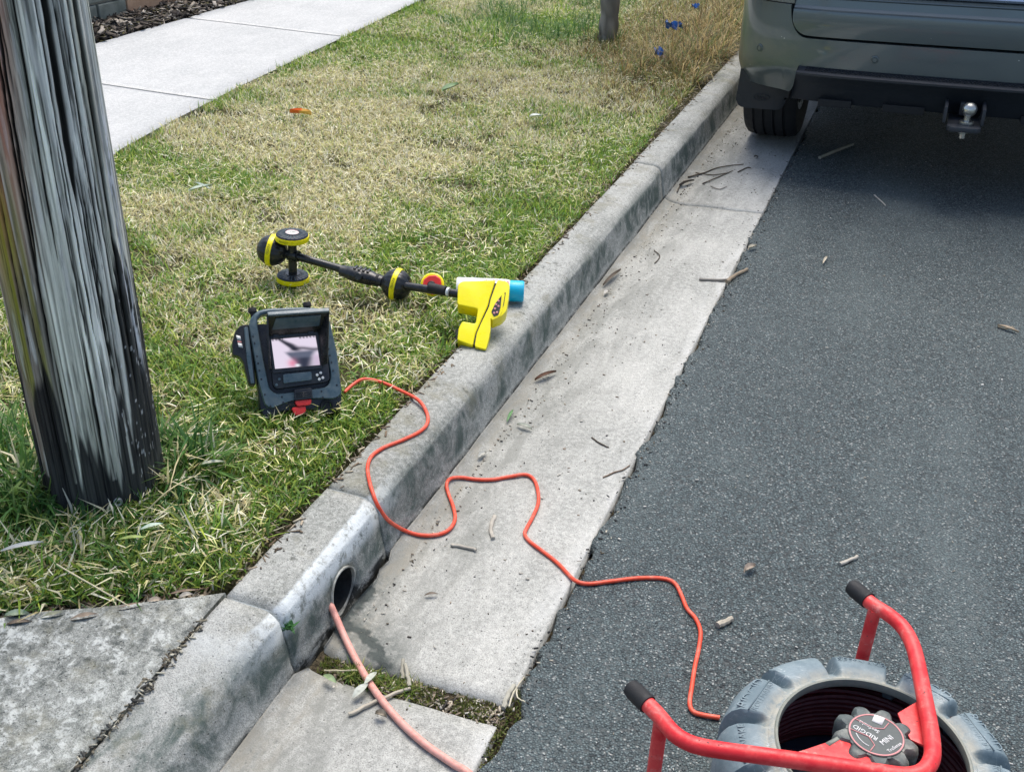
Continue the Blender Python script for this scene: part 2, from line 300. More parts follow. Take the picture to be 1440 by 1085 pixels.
class MB:
    def __init__(s): s.bm = bmesh.new()
    def add(s, vs, fs, mi=0):
        v = [s.bm.verts.new(p) for p in vs]
        for f in fs:
            try: q = s.bm.faces.new([v[i] for i in f]); q.material_index = mi
            except ValueError: pass
        return v
    def box(s, c, d, rot=None, mi=0):
        x, y, z = (k/2 for k in d); M_ = (rot.to_matrix() if rot is not None and hasattr(rot, 'to_matrix') else Matrix.Identity(3) if rot is None else rot); c = Vector(c)
        vs = [c+M_ @ Vector((sx*x, sy*y, sz*z)) for sz in (-1, 1) for sy in (-1, 1) for sx in (-1, 1)]
        s.add(vs, [(0, 2, 3, 1), (4, 5, 7, 6), (0, 1, 5, 4), (2, 6, 7, 3), (0, 4, 6, 2), (1, 3, 7, 5)], mi); return s
    def tube(s, pts, r, n=10, cap=True, mi=0, closed=False):
        pts = [Vector(p) for p in pts]; m = len(pts); rr = r if hasattr(r, '__len__') else [r]*m
        rings = []; up = None
        for i, p in enumerate(pts):
            if closed: t = pts[(i+1) % m]-pts[i-1]
            else: t = pts[min(i+1, m-1)]-pts[max(i-1, 0)]
            t.normalize()
            if up is None:
                up = Vector((0, 0, 1)) if abs(t.z) < .9 else Vector((1, 0, 0))
            sd = t.cross(up)
            if sd.length < 1e-6: sd = t.cross(Vector((1, .3, .2)))
            sd.normalize(); up = sd.cross(t).normalized()
            rings.append([s.bm.verts.new(p+(sd*math.cos(a)+up*math.sin(a))*rr[i]) for a in [2*math.pi*k/n for k in range(n)]])
        for i in range(m if closed else m-1):
            A, B_ = rings[i], rings[(i+1) % m]
            for k in range(n):
                f = s.bm.faces.new((A[k], A[(k+1) % n], B_[(k+1) % n], B_[k])); f.material_index = mi
        if cap and not closed:
            for q, rev in ((rings[0], 1), (rings[-1], 0)):
                f = s.bm.faces.new(q[::-1] if not rev else q[::-1]); f.material_index = mi
        return s
    def lathe(s, prof, n=32, org=(0, 0, 0), M_=None, mi=0, closed=False, fn=None, loop=False):
        M_ = M_ or Matrix.Identity(3); org = Vector(org); rings = []
        for k in range(n):
            a = 2*math.pi*k/n; rg = []
            for (r, z) in prof:
                if fn: r, z = fn(r, z, a)
                rg.append(s.bm.verts.new(org+M_ @ Vector((r*math.cos(a), r*math.sin(a), z))))
            rings.append(rg)
        L = len(prof)
        for k in range(n):
            A, B_ = rings[k], rings[(k+1) % n]
            for i in range(L if loop else L-1):
                j = (i+1) % L
                f = s.bm.faces.new((A[i], B_[i], B_[j], A[j])); f.material_index = mi
        if closed:
            for i in (0, L-1):
                f = s.bm.faces.new([rg[i] for rg in rings]); f.material_index = mi
        return s
    def prism(s, outline, z0, z1, M_=None, org=(0, 0, 0), mi=0, inset=0.):
        """outline (x, y) extruded along z of M_, ends optionally drawn in by inset for a softened edge"""
        M_ = M_ or Matrix.Identity(3); org = Vector(org); n = len(outline)
        cx = sum(p[0] for p in outline)/n; cy = sum(p[1] for p in outline)/n
        def ring(z, k): return [s.bm.verts.new(org+M_ @ Vector((cx+(p[0]-cx)*k, cy+(p[1]-cy)*k, z))) for p in outline]
        if inset:
            sz = max(max(abs(p[0]-cx), abs(p[1]-cy)) for p in outline); k = 1-inset/sz
            rg = [ring(z0, k), ring(z0+inset*(1 if z1 > z0 else -1), 1), ring(z1-inset*(1 if z1 > z0 else -1), 1), ring(z1, k)]
        else: rg = [ring(z0, 1), ring(z1, 1)]
        for A, B_ in zip(rg, rg[1:]):
            for i in range(n):
                f = s.bm.faces.new((A[i], A[(i+1) % n], B_[(i+1) % n], B_[i])); f.material_index = mi
        for q in (rg[0], rg[-1]):
            f = s.bm.faces.new(q); f.material_index = mi
        return s
    def ball(s, c, r, n=24, m=14, M_=None, sc=(1, 1, 1), mi=0):
        prof = [(max(1e-5, r*math.sin(math.pi*i/m))*1., -r*math.cos(math.pi*i/m)) for i in range(m+1)]
        q = Matrix.Diagonal(sc); return s.lathe(prof, n, c, (M_ or Matrix.Identity(3)) @ q, mi)
    def build(s, name, m, parent=None, smooth=True, local=False, bevel=0., sharp=40, seg=2):
        bm = s.bm
        bmesh.ops.remove_doubles(bm, verts=bm.verts, dist=1e-6)
        bmesh.ops.recalc_face_normals(bm, faces=bm.faces)
        if parent is not None and not local: bm.transform(mw(parent).inverted())
        if bevel:
            es = [e for e in bm.edges if len(e.link_faces) == 2 and e.calc_face_angle(0) > R(sharp)]
            try: bmesh.ops.bevel(bm, geom=es, offset=bevel, segments=seg, profile=.6, affect='EDGES', clamp_overlap=True)
            except Exception: pass
        for e in bm.edges:
            if len(e.link_faces) == 2 and e.calc_face_angle(0) > R(sharp): e.smooth = False
        me = D.meshes.new(name); bm.to_mesh(me); bm.free()
        return link(name, me, m, parent, smooth)

def rounded(w_, h_, r, n=5, c=(0, 0)):
    P_ = []
    for (sx, sy, a0) in ((1, 1, 0), (-1, 1, 90), (-1, -1, 180), (1, -1, 270)):
        for k in range(n+1):
            a = R(a0+90*k/n); P_.append((c[0]+sx*(w_/2-r)+r*math.cos(a), c[1]+sy*(h_/2-r)+r*math.sin(a)))
    return P_
def smooth_path(pts, sub=6):
    pts = [Vector(p) for p in pts]; o = []
    for i in range(len(pts)-1):
        a, b, c, d = pts[max(i-1, 0)], pts[i], pts[i+1], pts[min(i+2, len(pts)-1)]
        for k in range(sub):
            t = k/sub
            o.append(.5*((2*b)+(c-a)*t+(2*a-5*b+4*c-d)*t*t+(3*b-a-3*c+d)*t**3))
    o.append(pts[-1]); return o
def frame_of(z, x=None):
    z = Vector(z).normalized(); x = Vector(x) if x is not None else (Vector((1, 0, 0)) if abs(z.x) < .9 else Vector((0, 1, 0)))
    y = z.cross(x).normalized(); x = y.cross(z).normalized()
    return Matrix((x, y, z)).transposed()
def raw(name, V, F, m, col=None, parent=None, smooth=False, kind=None):
    """numpy arrays to a mesh: V (n,3), F list of (k,m) index arrays, col (n,3)"""
    me = D.meshes.new(name); V = np.asarray(V, np.float32)
    loops = np.concatenate([f.ravel() for f in F]).astype(np.int32); sizes = np.concatenate([np.full(len(f), f.shape[1], np.int32) for f in F])
    me.vertices.add(len(V)); me.vertices.foreach_set('co', V.ravel())
    me.loops.add(len(loops)); me.loops.foreach_set('vertex_index', loops)
    me.polygons.add(len(sizes)); st = np.concatenate([[0], np.cumsum(sizes)[:-1]]).astype(np.int32); me.polygons.foreach_set('loop_start', st)
    try: me.polygons.foreach_set('loop_total', sizes)
    except Exception: pass
    me.update(calc_edges=True)
    if col is not None:
        a = me.color_attributes.new('col', 'FLOAT_COLOR', 'POINT'); a.data.foreach_set('color', np.c_[np.asarray(col, np.float32), np.ones(len(V), np.float32)].ravel())
    me.validate()
    o = link(name, me, m, parent, smooth)
    if kind: o['kind'] = kind
    return o
def grid_faces(nr, nc, wrap=False):
    i = np.arange(nr-1)[:, None]*nc; j = np.arange(nc if wrap else nc-1)[None]
    jn = (j+1) % nc
    return np.stack([i+j, i+jn, i+nc+jn, i+nc+j], -1).reshape(-1, 4)
def paint_verts(o, fn):
    me = o.data; n = len(me.vertices); co = np.empty(n*3, np.float32); me.vertices.foreach_get('co', co)
    a = me.color_attributes.new('col', 'FLOAT_COLOR', 'POINT'); a.data.foreach_set('color', np.c_[fn(co.reshape(-1, 3)), np.ones(n)].astype(np.float32).ravel())
def text(s, size, M_, org, m, name, parent, depth=.0006, bend=None, sx=1.):
    """lettering laid on the plane of M_ (x along the line, z out of it), centred on org"""
    c = D.curves.new('lettering', 'FONT'); c.body = s; c.size = size; c.align_x = 'CENTER'; c.align_y = 'CENTER'; c.extrude = depth; c.resolution_u = 2
    o = D.objects.new('lettering', c); COL.objects.link(o); dg = bpy.context.evaluated_depsgraph_get(); dg.update()
    me = D.meshes.new_from_object(o.evaluated_get(dg)); D.objects.remove(o); D.curves.remove(c)
    bm = bmesh.new(); bm.from_mesh(me); D.meshes.remove(me)
    for v in bm.verts:
        p = Vector((v.co.x*sx, v.co.y, v.co.z)); p = bend(p) if bend else p
        v.co = Vector(org)+M_ @ p
    b = MB(); b.bm.free(); b.bm = bm
    return b.build(name, m, parent, smooth=False)

# ------------------------------------------------------------------ road, gutter, kerb, crossing, footpath
# road sheet with a ragged edge along the gutter lip
ys = np.concatenate([np.arange(-20, .4, 1.), np.arange(.4, 6.5, .012), np.arange(6.5, 90, 1.5)])
xs = np.array([0, .006, .02, .06, .2, .45, .8, 1., 1.2, 1.45, 1.7, 2.4, 4, 7, 12, 40])
Y, X = np.meshgrid(ys, xs, indexing='ij')
edge = (fbm(ys*11, ys*0, 3, 4)-.5)*.034+(vnoise(ys*60, ys*0, 5)-.5)*.016+.004
wgt = np.clip(1-X/.10, 0, 1); Xr = X+edge[:, None]*wgt
gap = np.exp(-((ys-1.262)/.05)**2)*.02; Xr = Xr+gap[:, None]*wgt
Z = H(np.maximum(X, 1e-6), Y)+(vnoise(X*40, Y*60, 9)-.5)*.003*(X < .3)
Z[:, 0] -= .022; Z[:, 1] += .000
road = raw('road', np.stack([Xr, Y, Z], -1).reshape(-1, 3), [grid_faces(len(ys), len(xs))], M_road, smooth=True, kind='structure')

def densify(p, n=6):
    p = [Vector((a, b, 0)) for a, b in p]; q = smooth_path(p, n); return np.array([(v.x, v.y) for v in q])
D0, D1 = densify(P0), densify(P1)
NK = 6*6+1                       # the first six spans (top, arris, face) belong to the kerb, the rest to the gutter
def loft(name, y0, y1, which, m, parent, x_in=None, bottom=-.14, seed=0, end_chip=.0012):
    n = max(3, int((y1-y0)/.03)); n = min(n, 160); yy = np.linspace(y0, y1, n); rows = []
    for k, y in enumerate(yy):
        t = float(cross_t(y)); pr = D0*(1-t)+D1*t
        if which == 'kerb':
            q = pr[:NK]; q = np.r_[[(q[0, 0]-.0, bottom)], q, [(q[-1, 0], bottom)]]
        else:
            q = pr[NK-1:].copy(); gp2 = (.0055+.009*float(vnoise(np.array([y*38]), np.array([0.]), 5)[0]))*float(sst(1.20, 1.23, y)*sst(1.60, 1.55, y)); q[:, 0] = np.maximum(q[:, 0], q[0, 0]+.0003+gp2+np.arange(len(q))*1e-4); q = np.r_[[(q[0, 0], bottom)], q, [(-.001, bottom)]]
            q[-2] = (-.001, q[-2, 1])
        d = min(k, n-1-k)
        q = q.copy(); bx, bz = q[1:-1, 0].copy(), q[1:-1, 1].copy(); one = np.full(len(bx), y); lip_ = np.clip(-bx/.05, 0, 1)
        q[1:-1, 1] += (fbm(one*9, bx*30, 11, 3)-.5)*.005-(end_chip if d == 0 else 0)
        q[1:-1, 0] += (fbm(one*7, bz*40, 61, 3)-.5)*.006*lip_
        if which == 'kerb' and seed == 13: q[1:-1, 0] -= .004*np.clip((.012-bz)/.01, 0, 1)*(.3+vnoise(one*24, one*0, 5)*1.6)
        rows.append(np.c_[q[:, 0], np.full(len(q), y), q[:, 1]])
    V = np.concatenate(rows); nc = len(rows[0]); F = grid_faces(n, nc, True)
    caps = [np.arange(nc)[None, ::-1], (np.arange(nc)+(n-1)*nc)[None]]
    return raw(name, V, [F]+caps, m, parent=parent, smooth=True)
kerb = empty('kerb', (0, 0, 0), kind='structure'); gutter = empty('gutter', (0, 0, 0), kind='structure')
KY = [-6, -1.2, 1.210, 1.580, 3.98, 6.4, 8.8, 11.2, 40]
secs = [loft('kerb_section', a+.003, b-.003, 'kerb', M_kerb, kerb, seed=11+i) for i, (a, b) in enumerate(zip(KY, KY[1:]))]
# the drain outlet through the short kerb block
HOLE = Vector((-.40, 1.411, .030)); HR = .0515
bcut = MB(); bcut.lathe([(HR, -.2), (HR, .2)], 40, HOLE, frame_of((1, 0, 0)), closed=True); cut = bcut.build('cut', None)
sec = secs[2]
for o_ in (sec, cut):
    bm_ = bmesh.new(); bm_.from_mesh(o_.data); bmesh.ops.recalc_face_normals(bm_, faces=bm_.faces); bm_.to_mesh(o_.data); bm_.free()
md = sec.modifiers.new('b', 'BOOLEAN'); md.operation = 'DIFFERENCE'; md.solver = 'EXACT'; md.object = cut
dg = bpy.context.evaluated_depsgraph_get(); dg.update(); nm = D.meshes.new_from_object(sec.evaluated_get(dg)); pass; sec.modifiers.clear(); sec.data = nm
D.objects.remove(cut)
gsec = [loft('gutter_slab', a, b, 'gutter', M_gutter, gutter, seed=31+i) for i, (a, b) in enumerate(((-6, -1.2), (-1.197, 1.232), (1.285, 4.0), (4.006, 6.4), (6.406, 9.), (9.006, 40)))]
pipe = MB(); pipe.lathe([(HR-.0010, -.90), (HR-.0010, -.004), (HR-.0045, -.004), (HR-.0045, -.90)], 40, HOLE, frame_of((1, 0, 0)))
pipe.lathe([(.0001, -.90), (HR-.0045, -.899)], 24, HOLE, frame_of((1, 0, 0)))
M_pipein = worn('pipe wall in painted shade', (.035, .04, .04), (.015, .018, .018), .6, 50, .8, .001)  # bore coloured dark in place of the shade inside the pipe
dp = pipe.build('drain_pipe', M_pipein)
def lip_fn(r_, z_, a): return (r_, z_+.0035*math.sin(a*2+.6)-.0035*math.cos(a))
pipe = MB(); pipe.lathe([(HR-.0007, -.008), (HR-.0007, .004), (HR-.0024, .0045), (HR-.0040, .004), (HR-.0040, -.008)], 48, HOLE, frame_of((1, 0, 0)), fn=lip_fn); pipe.build('pipe_rim', M_pvc, dp)
tag(dp, 'dark round drain outlet pipe with a thin pale rim in the kerb face', 'drain pipe')
# soil under joints
bs = MB(); bs.box((-.25, 6, -.045), (.62, 40, .03)); sb = bs.build('joint_soil', M_soil, smooth=False); sb['kind'] = 'structure'
ms = []
xx = np.arange(-.375, .012, .008); yy = np.arange(1.225, 1.292, .008); Yg, Xg = np.meshgrid(yy, xx, indexing='ij')
Zg = H(np.minimum(Xg, -1e-4), Yg)-.010+(fbm(Xg*40, Yg*40, 77)-.4)*.012
raw('joint_fill', np.stack([Xg, Yg, Zg], -1).reshape(-1, 3), [grid_faces(len(yy), len(xx))], M_soil, smooth=True, kind='structure')

# driveway crossing slab (lower left)
ny, nx = 60, 60; V = []
uu = np.linspace(0, 1, nx); vv = np.linspace(0, 1, ny)
Xc = -.5235-uu*2.2; top = edge_y(Xc)+(fbm(Xc*9, Xc*0, 21)-.5)*.02
Yc = (top[None]-.0)*(1-vv[:, None])+(-3.)*vv[:, None]
Yc = top[None]-(vv[:, None]**1.8)*(top[None]+3.)
Xg = np.repeat(Xc[None], ny, 0); t_ = cross_t(Yc); zj = .134*(1-t_)+.108*t_; Zc = zj+.004+.03*np.clip(-Xg-.523, 0, 2)+(fbm(Xg*8, Yc*8, 5)-.5)*.006
Zc[0] -= .008
Vt = np.stack([Xg, Yc, Zc], -1).reshape(-1, 3)
rim0 = np.stack([Xc, top+.001, np.full(nx, -.05)], -1); rim1 = np.stack([np.full(ny, -.5235), Yc[:, 0], np.full(ny, -.05)], -1)
i0 = ny*nx; i1 = i0+nx
Fr0 = np.stack([np.arange(nx-1), np.arange(1, nx), i0+np.arange(1, nx), i0+np.arange(nx-1)], -1)
Fr1 = np.stack([np.arange(ny-1)*nx, i1+np.arange(ny-1), i1+np.arange(1, ny), np.arange(1, ny)*nx], -1)
raw('driveway_crossing', np.r_[Vt, rim0, rim1], [grid_faces(ny, nx), Fr0, Fr1], M_cross, smooth=True, kind='structure')

# footpath slabs and garden bed beyond the lawn
PE = np.array([(-1.70, 1.2), (-1.86, 1.95), (-2.05, 2.3), (-2.36, 3.226), (-2.43, 3.69), (-2.495, 4.26), (-2.56, 4.97), (-2.61, 5.57), (-2.71, 6.67), (-2.80, 8.5), (-2.9, 14)])
def path_edge(y): return np.interp(y, PE[:, 1], PE[:, 0])
footpath = empty('footpath', (0, 0, 0), kind='structure')
for y0, y1 in ((1.0, 2.55), (2.55, 4.0), (4.0, 5.46), (5.46, 6.95), (6.95, 8.4), (8.4, 10), (10, 13)):
    yy = np.linspace(y0+.004, y1-.004, 40); xin = path_edge(yy)+.03*0; b = []
    sl = 8; V = []
    for y, xr in zip(yy, xin):
        for k in range(sl+1): V.append((-3.65+(xr+3.65)*k/sl, y, .138+.0008*math.sin(y*9+k)))
    V = np.array(V); e = [0, len(yy)-1]
    V[:sl+1, 2] -= .004; V[-(sl+1):, 2] -= .004
    n0 = len(V); per = list(range(sl+1))+[k*(sl+1)+sl for k in range(1, len(yy))]+[(len(yy)-1)*(sl+1)+k for k in range(sl-1, -1, -1)]+[k*(sl+1) for k in range(len(yy)-2, 0, -1)]
    V2 = V[per].copy(); V2[:, 2] = .02; m_ = len(per); ar = np.arange(m_)
    Fs = np.stack([np.array(per), np.array(per)[(ar+1) % m_], n0+(ar+1) % m_, n0+ar], -1)
    raw('slab', np.r_[V, V2], [grid_faces(len(yy), sl+1), Fs], M_path, parent=footpath, smooth=False)
# verge soil
xs = np.concatenate([[-60, -20, -8], np.arange(-5, -.545, .04), [-.545, -.523]]); ys = np.concatenate([[-30, -8, -2], np.arange(.0, 9, .04), [10, 12, 20, 40, 90]])
Y, X = np.meshgrid(ys, xs, indexing='ij'); Z = .118+(fbm(X*4, Y*4, 41)-.5)*.02+(fbm(X*30, Y*30, 42)-.5)*.012
Z = np.where(X > -.55, .085, Z)
Z = np.where((X < path_edge(Y)+.02) & (X > -3.7), .085, Z)
Z = np.where(Y < edge_y(X)+.035, .045, Z)
Z = np.where(X <= -3.68, .135+(fbm(X*10, Y*10, 5)-.5)*.03, Z)
raw('verge', np.stack([X, Y, Z], -1).reshape(-1, 3), [grid_faces(len(ys), len(xs))], M_thatch, smooth=True, kind='structure')

# ------------------------------------------------------------------ utility pole
PC = Vector((-.962, 1.428, .10)); FA = R(-45.5)
def make_pole():
    nth = 520; zs = np.concatenate([np.linspace(0, 1.75, 400), np.linspace(1.78, 7.2, 60)]); th = np.linspace(0, 2*np.pi, nth, endpoint=False)
    Zz, T = np.meshgrid(zs, th, indexing='ij')
    u = T/(2*np.pi)                                   # round the pole
    s = np.sin(T-FA); front = np.cos(T-FA) > -.1; xf = (s+1)/2
    def strip(fu, fz, seed): return vnoise(u*fu, Zz*fz, seed, wrap=int(fu))
    wob = (strip(8, 1.1, 2)-.5)*.006+(strip(40, 5, 8)-.5)*.0012
    uu = u+wob
    def st2(fu, fz, seed): return vnoise(uu*fu % fu, Zz*fz, seed, wrap=int(fu))
    fib = .5*st2(170, 3, 3)+.3*st2(330, 8, 4)+.2*st2(60, 1.5, 5)
    r = .1175-.006*np.clip(Zz, 0, 7)*.45+.004*np.exp(-Zz*3)*0
    r = r+(strip(5, .8, 6)-.5)*.007+(strip(14, 1.2, 7)-.5)*.003+(fib-.5)*.0050
    crack = np.zeros_like(r)
    rs = np.random.default_rng(5); cl = [(.30, .50, 1.75, .0042, .012, .30), (.27, .30, 1.3, .0036, .010, .22), (.67, .60, 1.75, .0100, .020, .16), (.70, .20, .80, .0036, .010, .05), (.52, .1, .5, .0034, .010, .02), (.12, .3, 1.0, .0030, .009, .20), (.46, .5, 1.5, .0030, .008, .12), (.87, .2, 1.5, .0046, .012, .06), (.79, .5, 1.6, .0034, .009, .08)]
    for k in range(210):
        cl.append((rs.uniform(0, 1), (z0 := rs.uniform(0, 1.3)), z0+rs.uniform(.15, .7), rs.uniform(.0014, .0036), rs.uniform(.004, .009), rs.uniform(-.02, .04)))
    for c_i, (x0, z0, z1, wd, dp_, dr) in enumerate(cl):
        th0 = FA+np.arcsin(np.clip(2*x0-1, -1, 1)) if c_i < 9 else rs.uniform(0, 2*np.pi)
        tc = th0+dr*(Zz-z0)+(vnoise(Zz*3, Zz*0+c_i, 12)-.5)*.04+(vnoise(Zz*40, Zz*0+c_i, 13)-.5)*.012
        da = np.abs((T-tc+np.pi) % (2*np.pi)-np.pi)*.12
        env = sst(z0, z0+.15, Zz)*(1-sst(z1-.2, z1, Zz)); ww = wd*(.35+.65*env)
        c_ = np.clip(1-da/ww, 0, 1)*env; crack = np.maximum(crack, c_*min(1, dp_/.01)); r = r-c_*dp_*.8
    base_cut = .235+.13*(st2(26, 1.2, 21)-.5)*2+.20*(st2(60, .9, 22)-.5)+.10*np.exp(-((xf-.55)/.18)**2)*-1.2
    base_cut = base_cut+.24*sst(.76, .84, xf)*front+.02
    dark = 1-sst(-.015, .025, Zz-base_cut+(st2(110, 4, 23)-.5)*.10)
    keep = (st2(40, .8, 24) > .70) & (Zz > .10)            # grey strips of wood left running down into the charred base
    dark = dark*np.where(keep & (xf < .74), .25, 1)
    r = r-.0022*(1-dark)*0+.0015*dark
    n1 = fbm(uu*60, Zz*3, 31, 4); n2 = st2(200, 5, 32); n3 = st2(24, 1.1, 33)
    grey = np.stack([.235+.24*n2, .24+.25*n2, .205+.215*n2], -1); dk = np.array([.12, .125, .10])
    hair = st2(260, 4.5, 41)*.5+st2(130, 3.2, 42)*.3+st2(370, 9, 47)*.2; f = np.clip((fib*.48+n3*.14+hair*.58-.36)*2.5, 0, 1)[..., None]; col = dk*(1-f)+grey*2.3*f
    lines = np.maximum(sst(.70, .78, st2(90, .7, 43)*.5+st2(240, 1.1, 44)*.5), sst(.78, .86, st2(260, .8, 46)))[..., None]; col = col*(1-.75*lines); r = r-.0018*lines[..., 0]
    # silvery weathered faces to the right, brown and red stained to the left
    sil = (sst(.50, .66, xf)*sst(.40, .60, st2(30, 1, 34)*.5+st2(150, 2, 45)*.5))[..., None]*.6; col = col*(1-sil)+np.array([.78, .79, .74])*sil*(.6+.5*n2[..., None])
    br = ((1-sst(.22, .48, xf-.40*(Zz-.70)))*sst(.30, .60, n3*.6+n1*.6))[..., None]*.8*front[..., None]; col = col*(1-br)+np.array([.34, .24, .18])*br
    pt = np.clip(.70+1.1*(fbm(uu*10, Zz*2.6, 51, 4)-.5)*1.6+.45, .5, 1.5)[..., None]; col = col*pt
    fl_ = (sst(.60, .68, fbm(uu*70, Zz*7.5, 52, 4)))[..., None]*.6; col = col*(1-fl_)+np.array([.72, .73, .68])*fl_; fk = sst(.62, .70, fbm(uu*90, Zz*6, 53, 4))[..., None]*.55; col = col*(1-fk)+np.array([.05, .055, .05])*fk
    rd = np.exp(-((xf-.13-.52*(Zz-.68))/.13)**2)*sst(.45, .68, Zz)*(1-sst(1.15, 1.5, Zz))*sst(.22, .45, st2(50, 1.5, 35))*front
    col = col*(1-.75*rd[..., None])+np.array([.46, .12, .06])*.75*rd[..., None]
    gr = np.exp(-((xf-.15-.05*(.55-Zz))/.10)**2)*sst(.22, .33, Zz)*(1-sst(.55, .82, Zz))*sst(.40, .62, st2(70, 2.5, 36)*.6+n3*.5)*front
    col = col*(1-.9*gr[..., None])+np.array([.36, .36, .015])*.9*gr[..., None]
    col = col*(1-.92*dark[..., None])+np.array([.008, .009, .013])*.92*dark[..., None]
    wp = np.exp(-((xf-.945-.015*np.sin(Zz*9))/.024)**2)*sst(.28, .36, Zz)*(1-sst(.75, .9, Zz))*sst(.46, .54, fbm(uu*150, Zz*22, 37, 3))*front
    wp = np.maximum(wp, ((fbm(uu*260, Zz*60, 38, 2) > .80) & (xf > .72) & (Zz < .5) & front)*.8)
    col = col*(1-wp[..., None])+np.array([.72, .75, .78])*wp[..., None]
    col = col*(1-.96*sst(.12, .5, crack)[..., None])
    Xp = r*np.cos(T); Yp = r*np.sin(T)
    V = np.stack([Xp, Yp, Zz], -1).reshape(-1, 3)
    top = (np.arange(nth)+(len(zs)-1)*nth)[None]
    return V, [grid_faces(len(zs), nth, True), top], col.reshape(-1, 3)
pole = empty('utility_pole', PC, 'weathered grey timber utility pole with a charred black base', 'utility pole')
V, F, c_ = make_pole()
def timber():
    t = NT('weathered timber'); a = t.n('ShaderNodeVertexColor'); a.layer_name = 'col'; p = t.pos((1, 1, .035), world=False)
    g1 = t.noise(p, 420, 5, .75); g2 = t.noise(p, 90, 4, .6, .3); g = t.math('ADD', t.math('MULTIPLY', g1, .6), t.math('MULTIPLY', g2, .4))
    col = t.mix(t.ramp(g, .47, .34, 0, .55), a.outputs[0], (.02, .026, .026)); col = t.mix(t.ramp(g, .54, .70, 0, .6), col, t.mix(1., col, (1.9, 1.95, 1.95), 'MULTIPLY'))
    return t.done(col, .8, t.bump(t.noise(t.pos((1, 1, 1), world=False), 200, 3), .0006, 1, t.bump(g, .004)), spec=.2)
M_pole = timber()
shaft = raw('shaft', V, F, M_pole, c_, parent=pole, smooth=True)
wdir = Vector((math.cos(FA+.13), math.sin(FA+.13), 0)); wc = PC+wdir*.118; wc.z = .148
b = MB(); Mx = frame_of(wdir); b.lathe([(.0035, .006), (.0078, .007), (.0088, .004), (.0088, 0)], 20, wc, Mx); washer = b.build('washer', M_galv, pole)
b = MB(); b.box(wc+wdir*.0045, (.0066, .0066, .003), Mx); b.build('bolt', M_black, washer, local=False)

# ------------------------------------------------------------------ parked car (rear left corner in view)
car = empty('parked_car', (.664, 4.5, .030), 'grey green four wheel drive parked against the kerb, seen from behind', 'car', rot=(0, -R(2.0), 0))
def cy(x, e=5., d=.35): 
    q = min(abs(x)/.947, 1.); return d*(1-(1-q**e)**(1/2.2))
def sheet(fn, us, vs, name, m, parent, flip=False, smooth=True, sharp=30, bevel=0):
    b = MB(); g = [[b.bm.verts.new(fn(u_, v_)) for v_ in vs] for u_ in us]
    for i in range(len(us)-1):
        for j in range(len(vs)-1): b.bm.faces.new((g[i][j], g[i+1][j], g[i+1][j+1], g[i][j+1]))
    return b.build(name, m, parent, smooth, local=True, sharp=sharp, bevel=bevel)
def lin(a, b, n): return [a+(b-a)*k/(n-1) for k in range(n)]
def sm(a, b, x): t = min(1, max(0, (x-a)/(b-a))); return t*t*(3-2*t)
# bumper skin: top drops where the tailgate sits in it, bottom drops at the corners
def corner_x(k):         # k in -1..1 round the whole bumper, the last part running forward along the side
    return max(-.9469, min(.9469, k*.9469*1.0))
def bump_top(x):
    a = abs(x)
    if a >= .715: return .676
    if a <= .640: return .556
    return .556+.120*(1-math.sqrt(max(0, 1-((a-.640)/.075)**2)))
def bump_bot(x):
    a = abs(x); return .449-(.120)*sm(.625, .70, a)
ts = sorted(set([round(math.sin(k/70*math.pi/2), 4) for k in range(-70, 71)]+[round(s*(.64+.075*math.sin(q*math.pi/16))/.9469, 4) for s in (-1, 1) for q in range(9)]+[.79, -.79, .755, -.755]))
def bump_pt(t, v):
    x = t*.9469; zt, zb = bump_top(x), bump_bot(x); y = cy(x)
    if v <= 1:
        z = zb+(zt-zb)*v
        yy = y-.012*math.sin(math.pi*min(1, max(0, (z-.28)/.40)))+.06*sm(.43, .32, z)*sm(.62, .75, abs(x))
        return (x*(1-.02*sm(.42, .27, z)), yy, z)
    return (x*(1-.01*(v-1)), y+.03*(v-1)+.002, zt-.004*(v-1)+.003*(v == 1.25))
bumper = sheet(bump_pt, ts, lin(0, 1, 14)+[1.06, 1.25, 2.2], 'bumper', M_paint, car, sharp=50)
# bumper ends running forward to the wheel arch
for s in (-1, 1):
    def side_pt(u_, v_, s=s):
        z = .27+(.676-.27)*v_; return (s*(.9469+.0*u_)*(1-.02*sm(.42, .27, z)), .349+u_*(.10+.10*v_), z)
    sheet(side_pt, lin(0, 1, 4), lin(0, 1, 8), 'bumper_end', M_paint, car)
# parking sensors
for x, z in ((-.826, .492), (-.366, .497), (.366, .497), (.826, .492)):
    nrm = Vector((-2.2*math.copysign(.16, x) if abs(x) > .6 else 0, -1, .0)).normalized() if abs(x) < .6 else Vector((math.copysign(.55, x), -1, 0)).normalized()
    b = MB(); b.lathe([(.0001, .0062), (.0085, .0062), (.0095, .0030), (.0112, .0022), (.0122, .0046), (.0148, .0040), (.0165, -.004)], 24, (x, cy(x)-.0115, z), frame_of(nrm)); b.build('parking_sensor', M_paint, car, local=True)
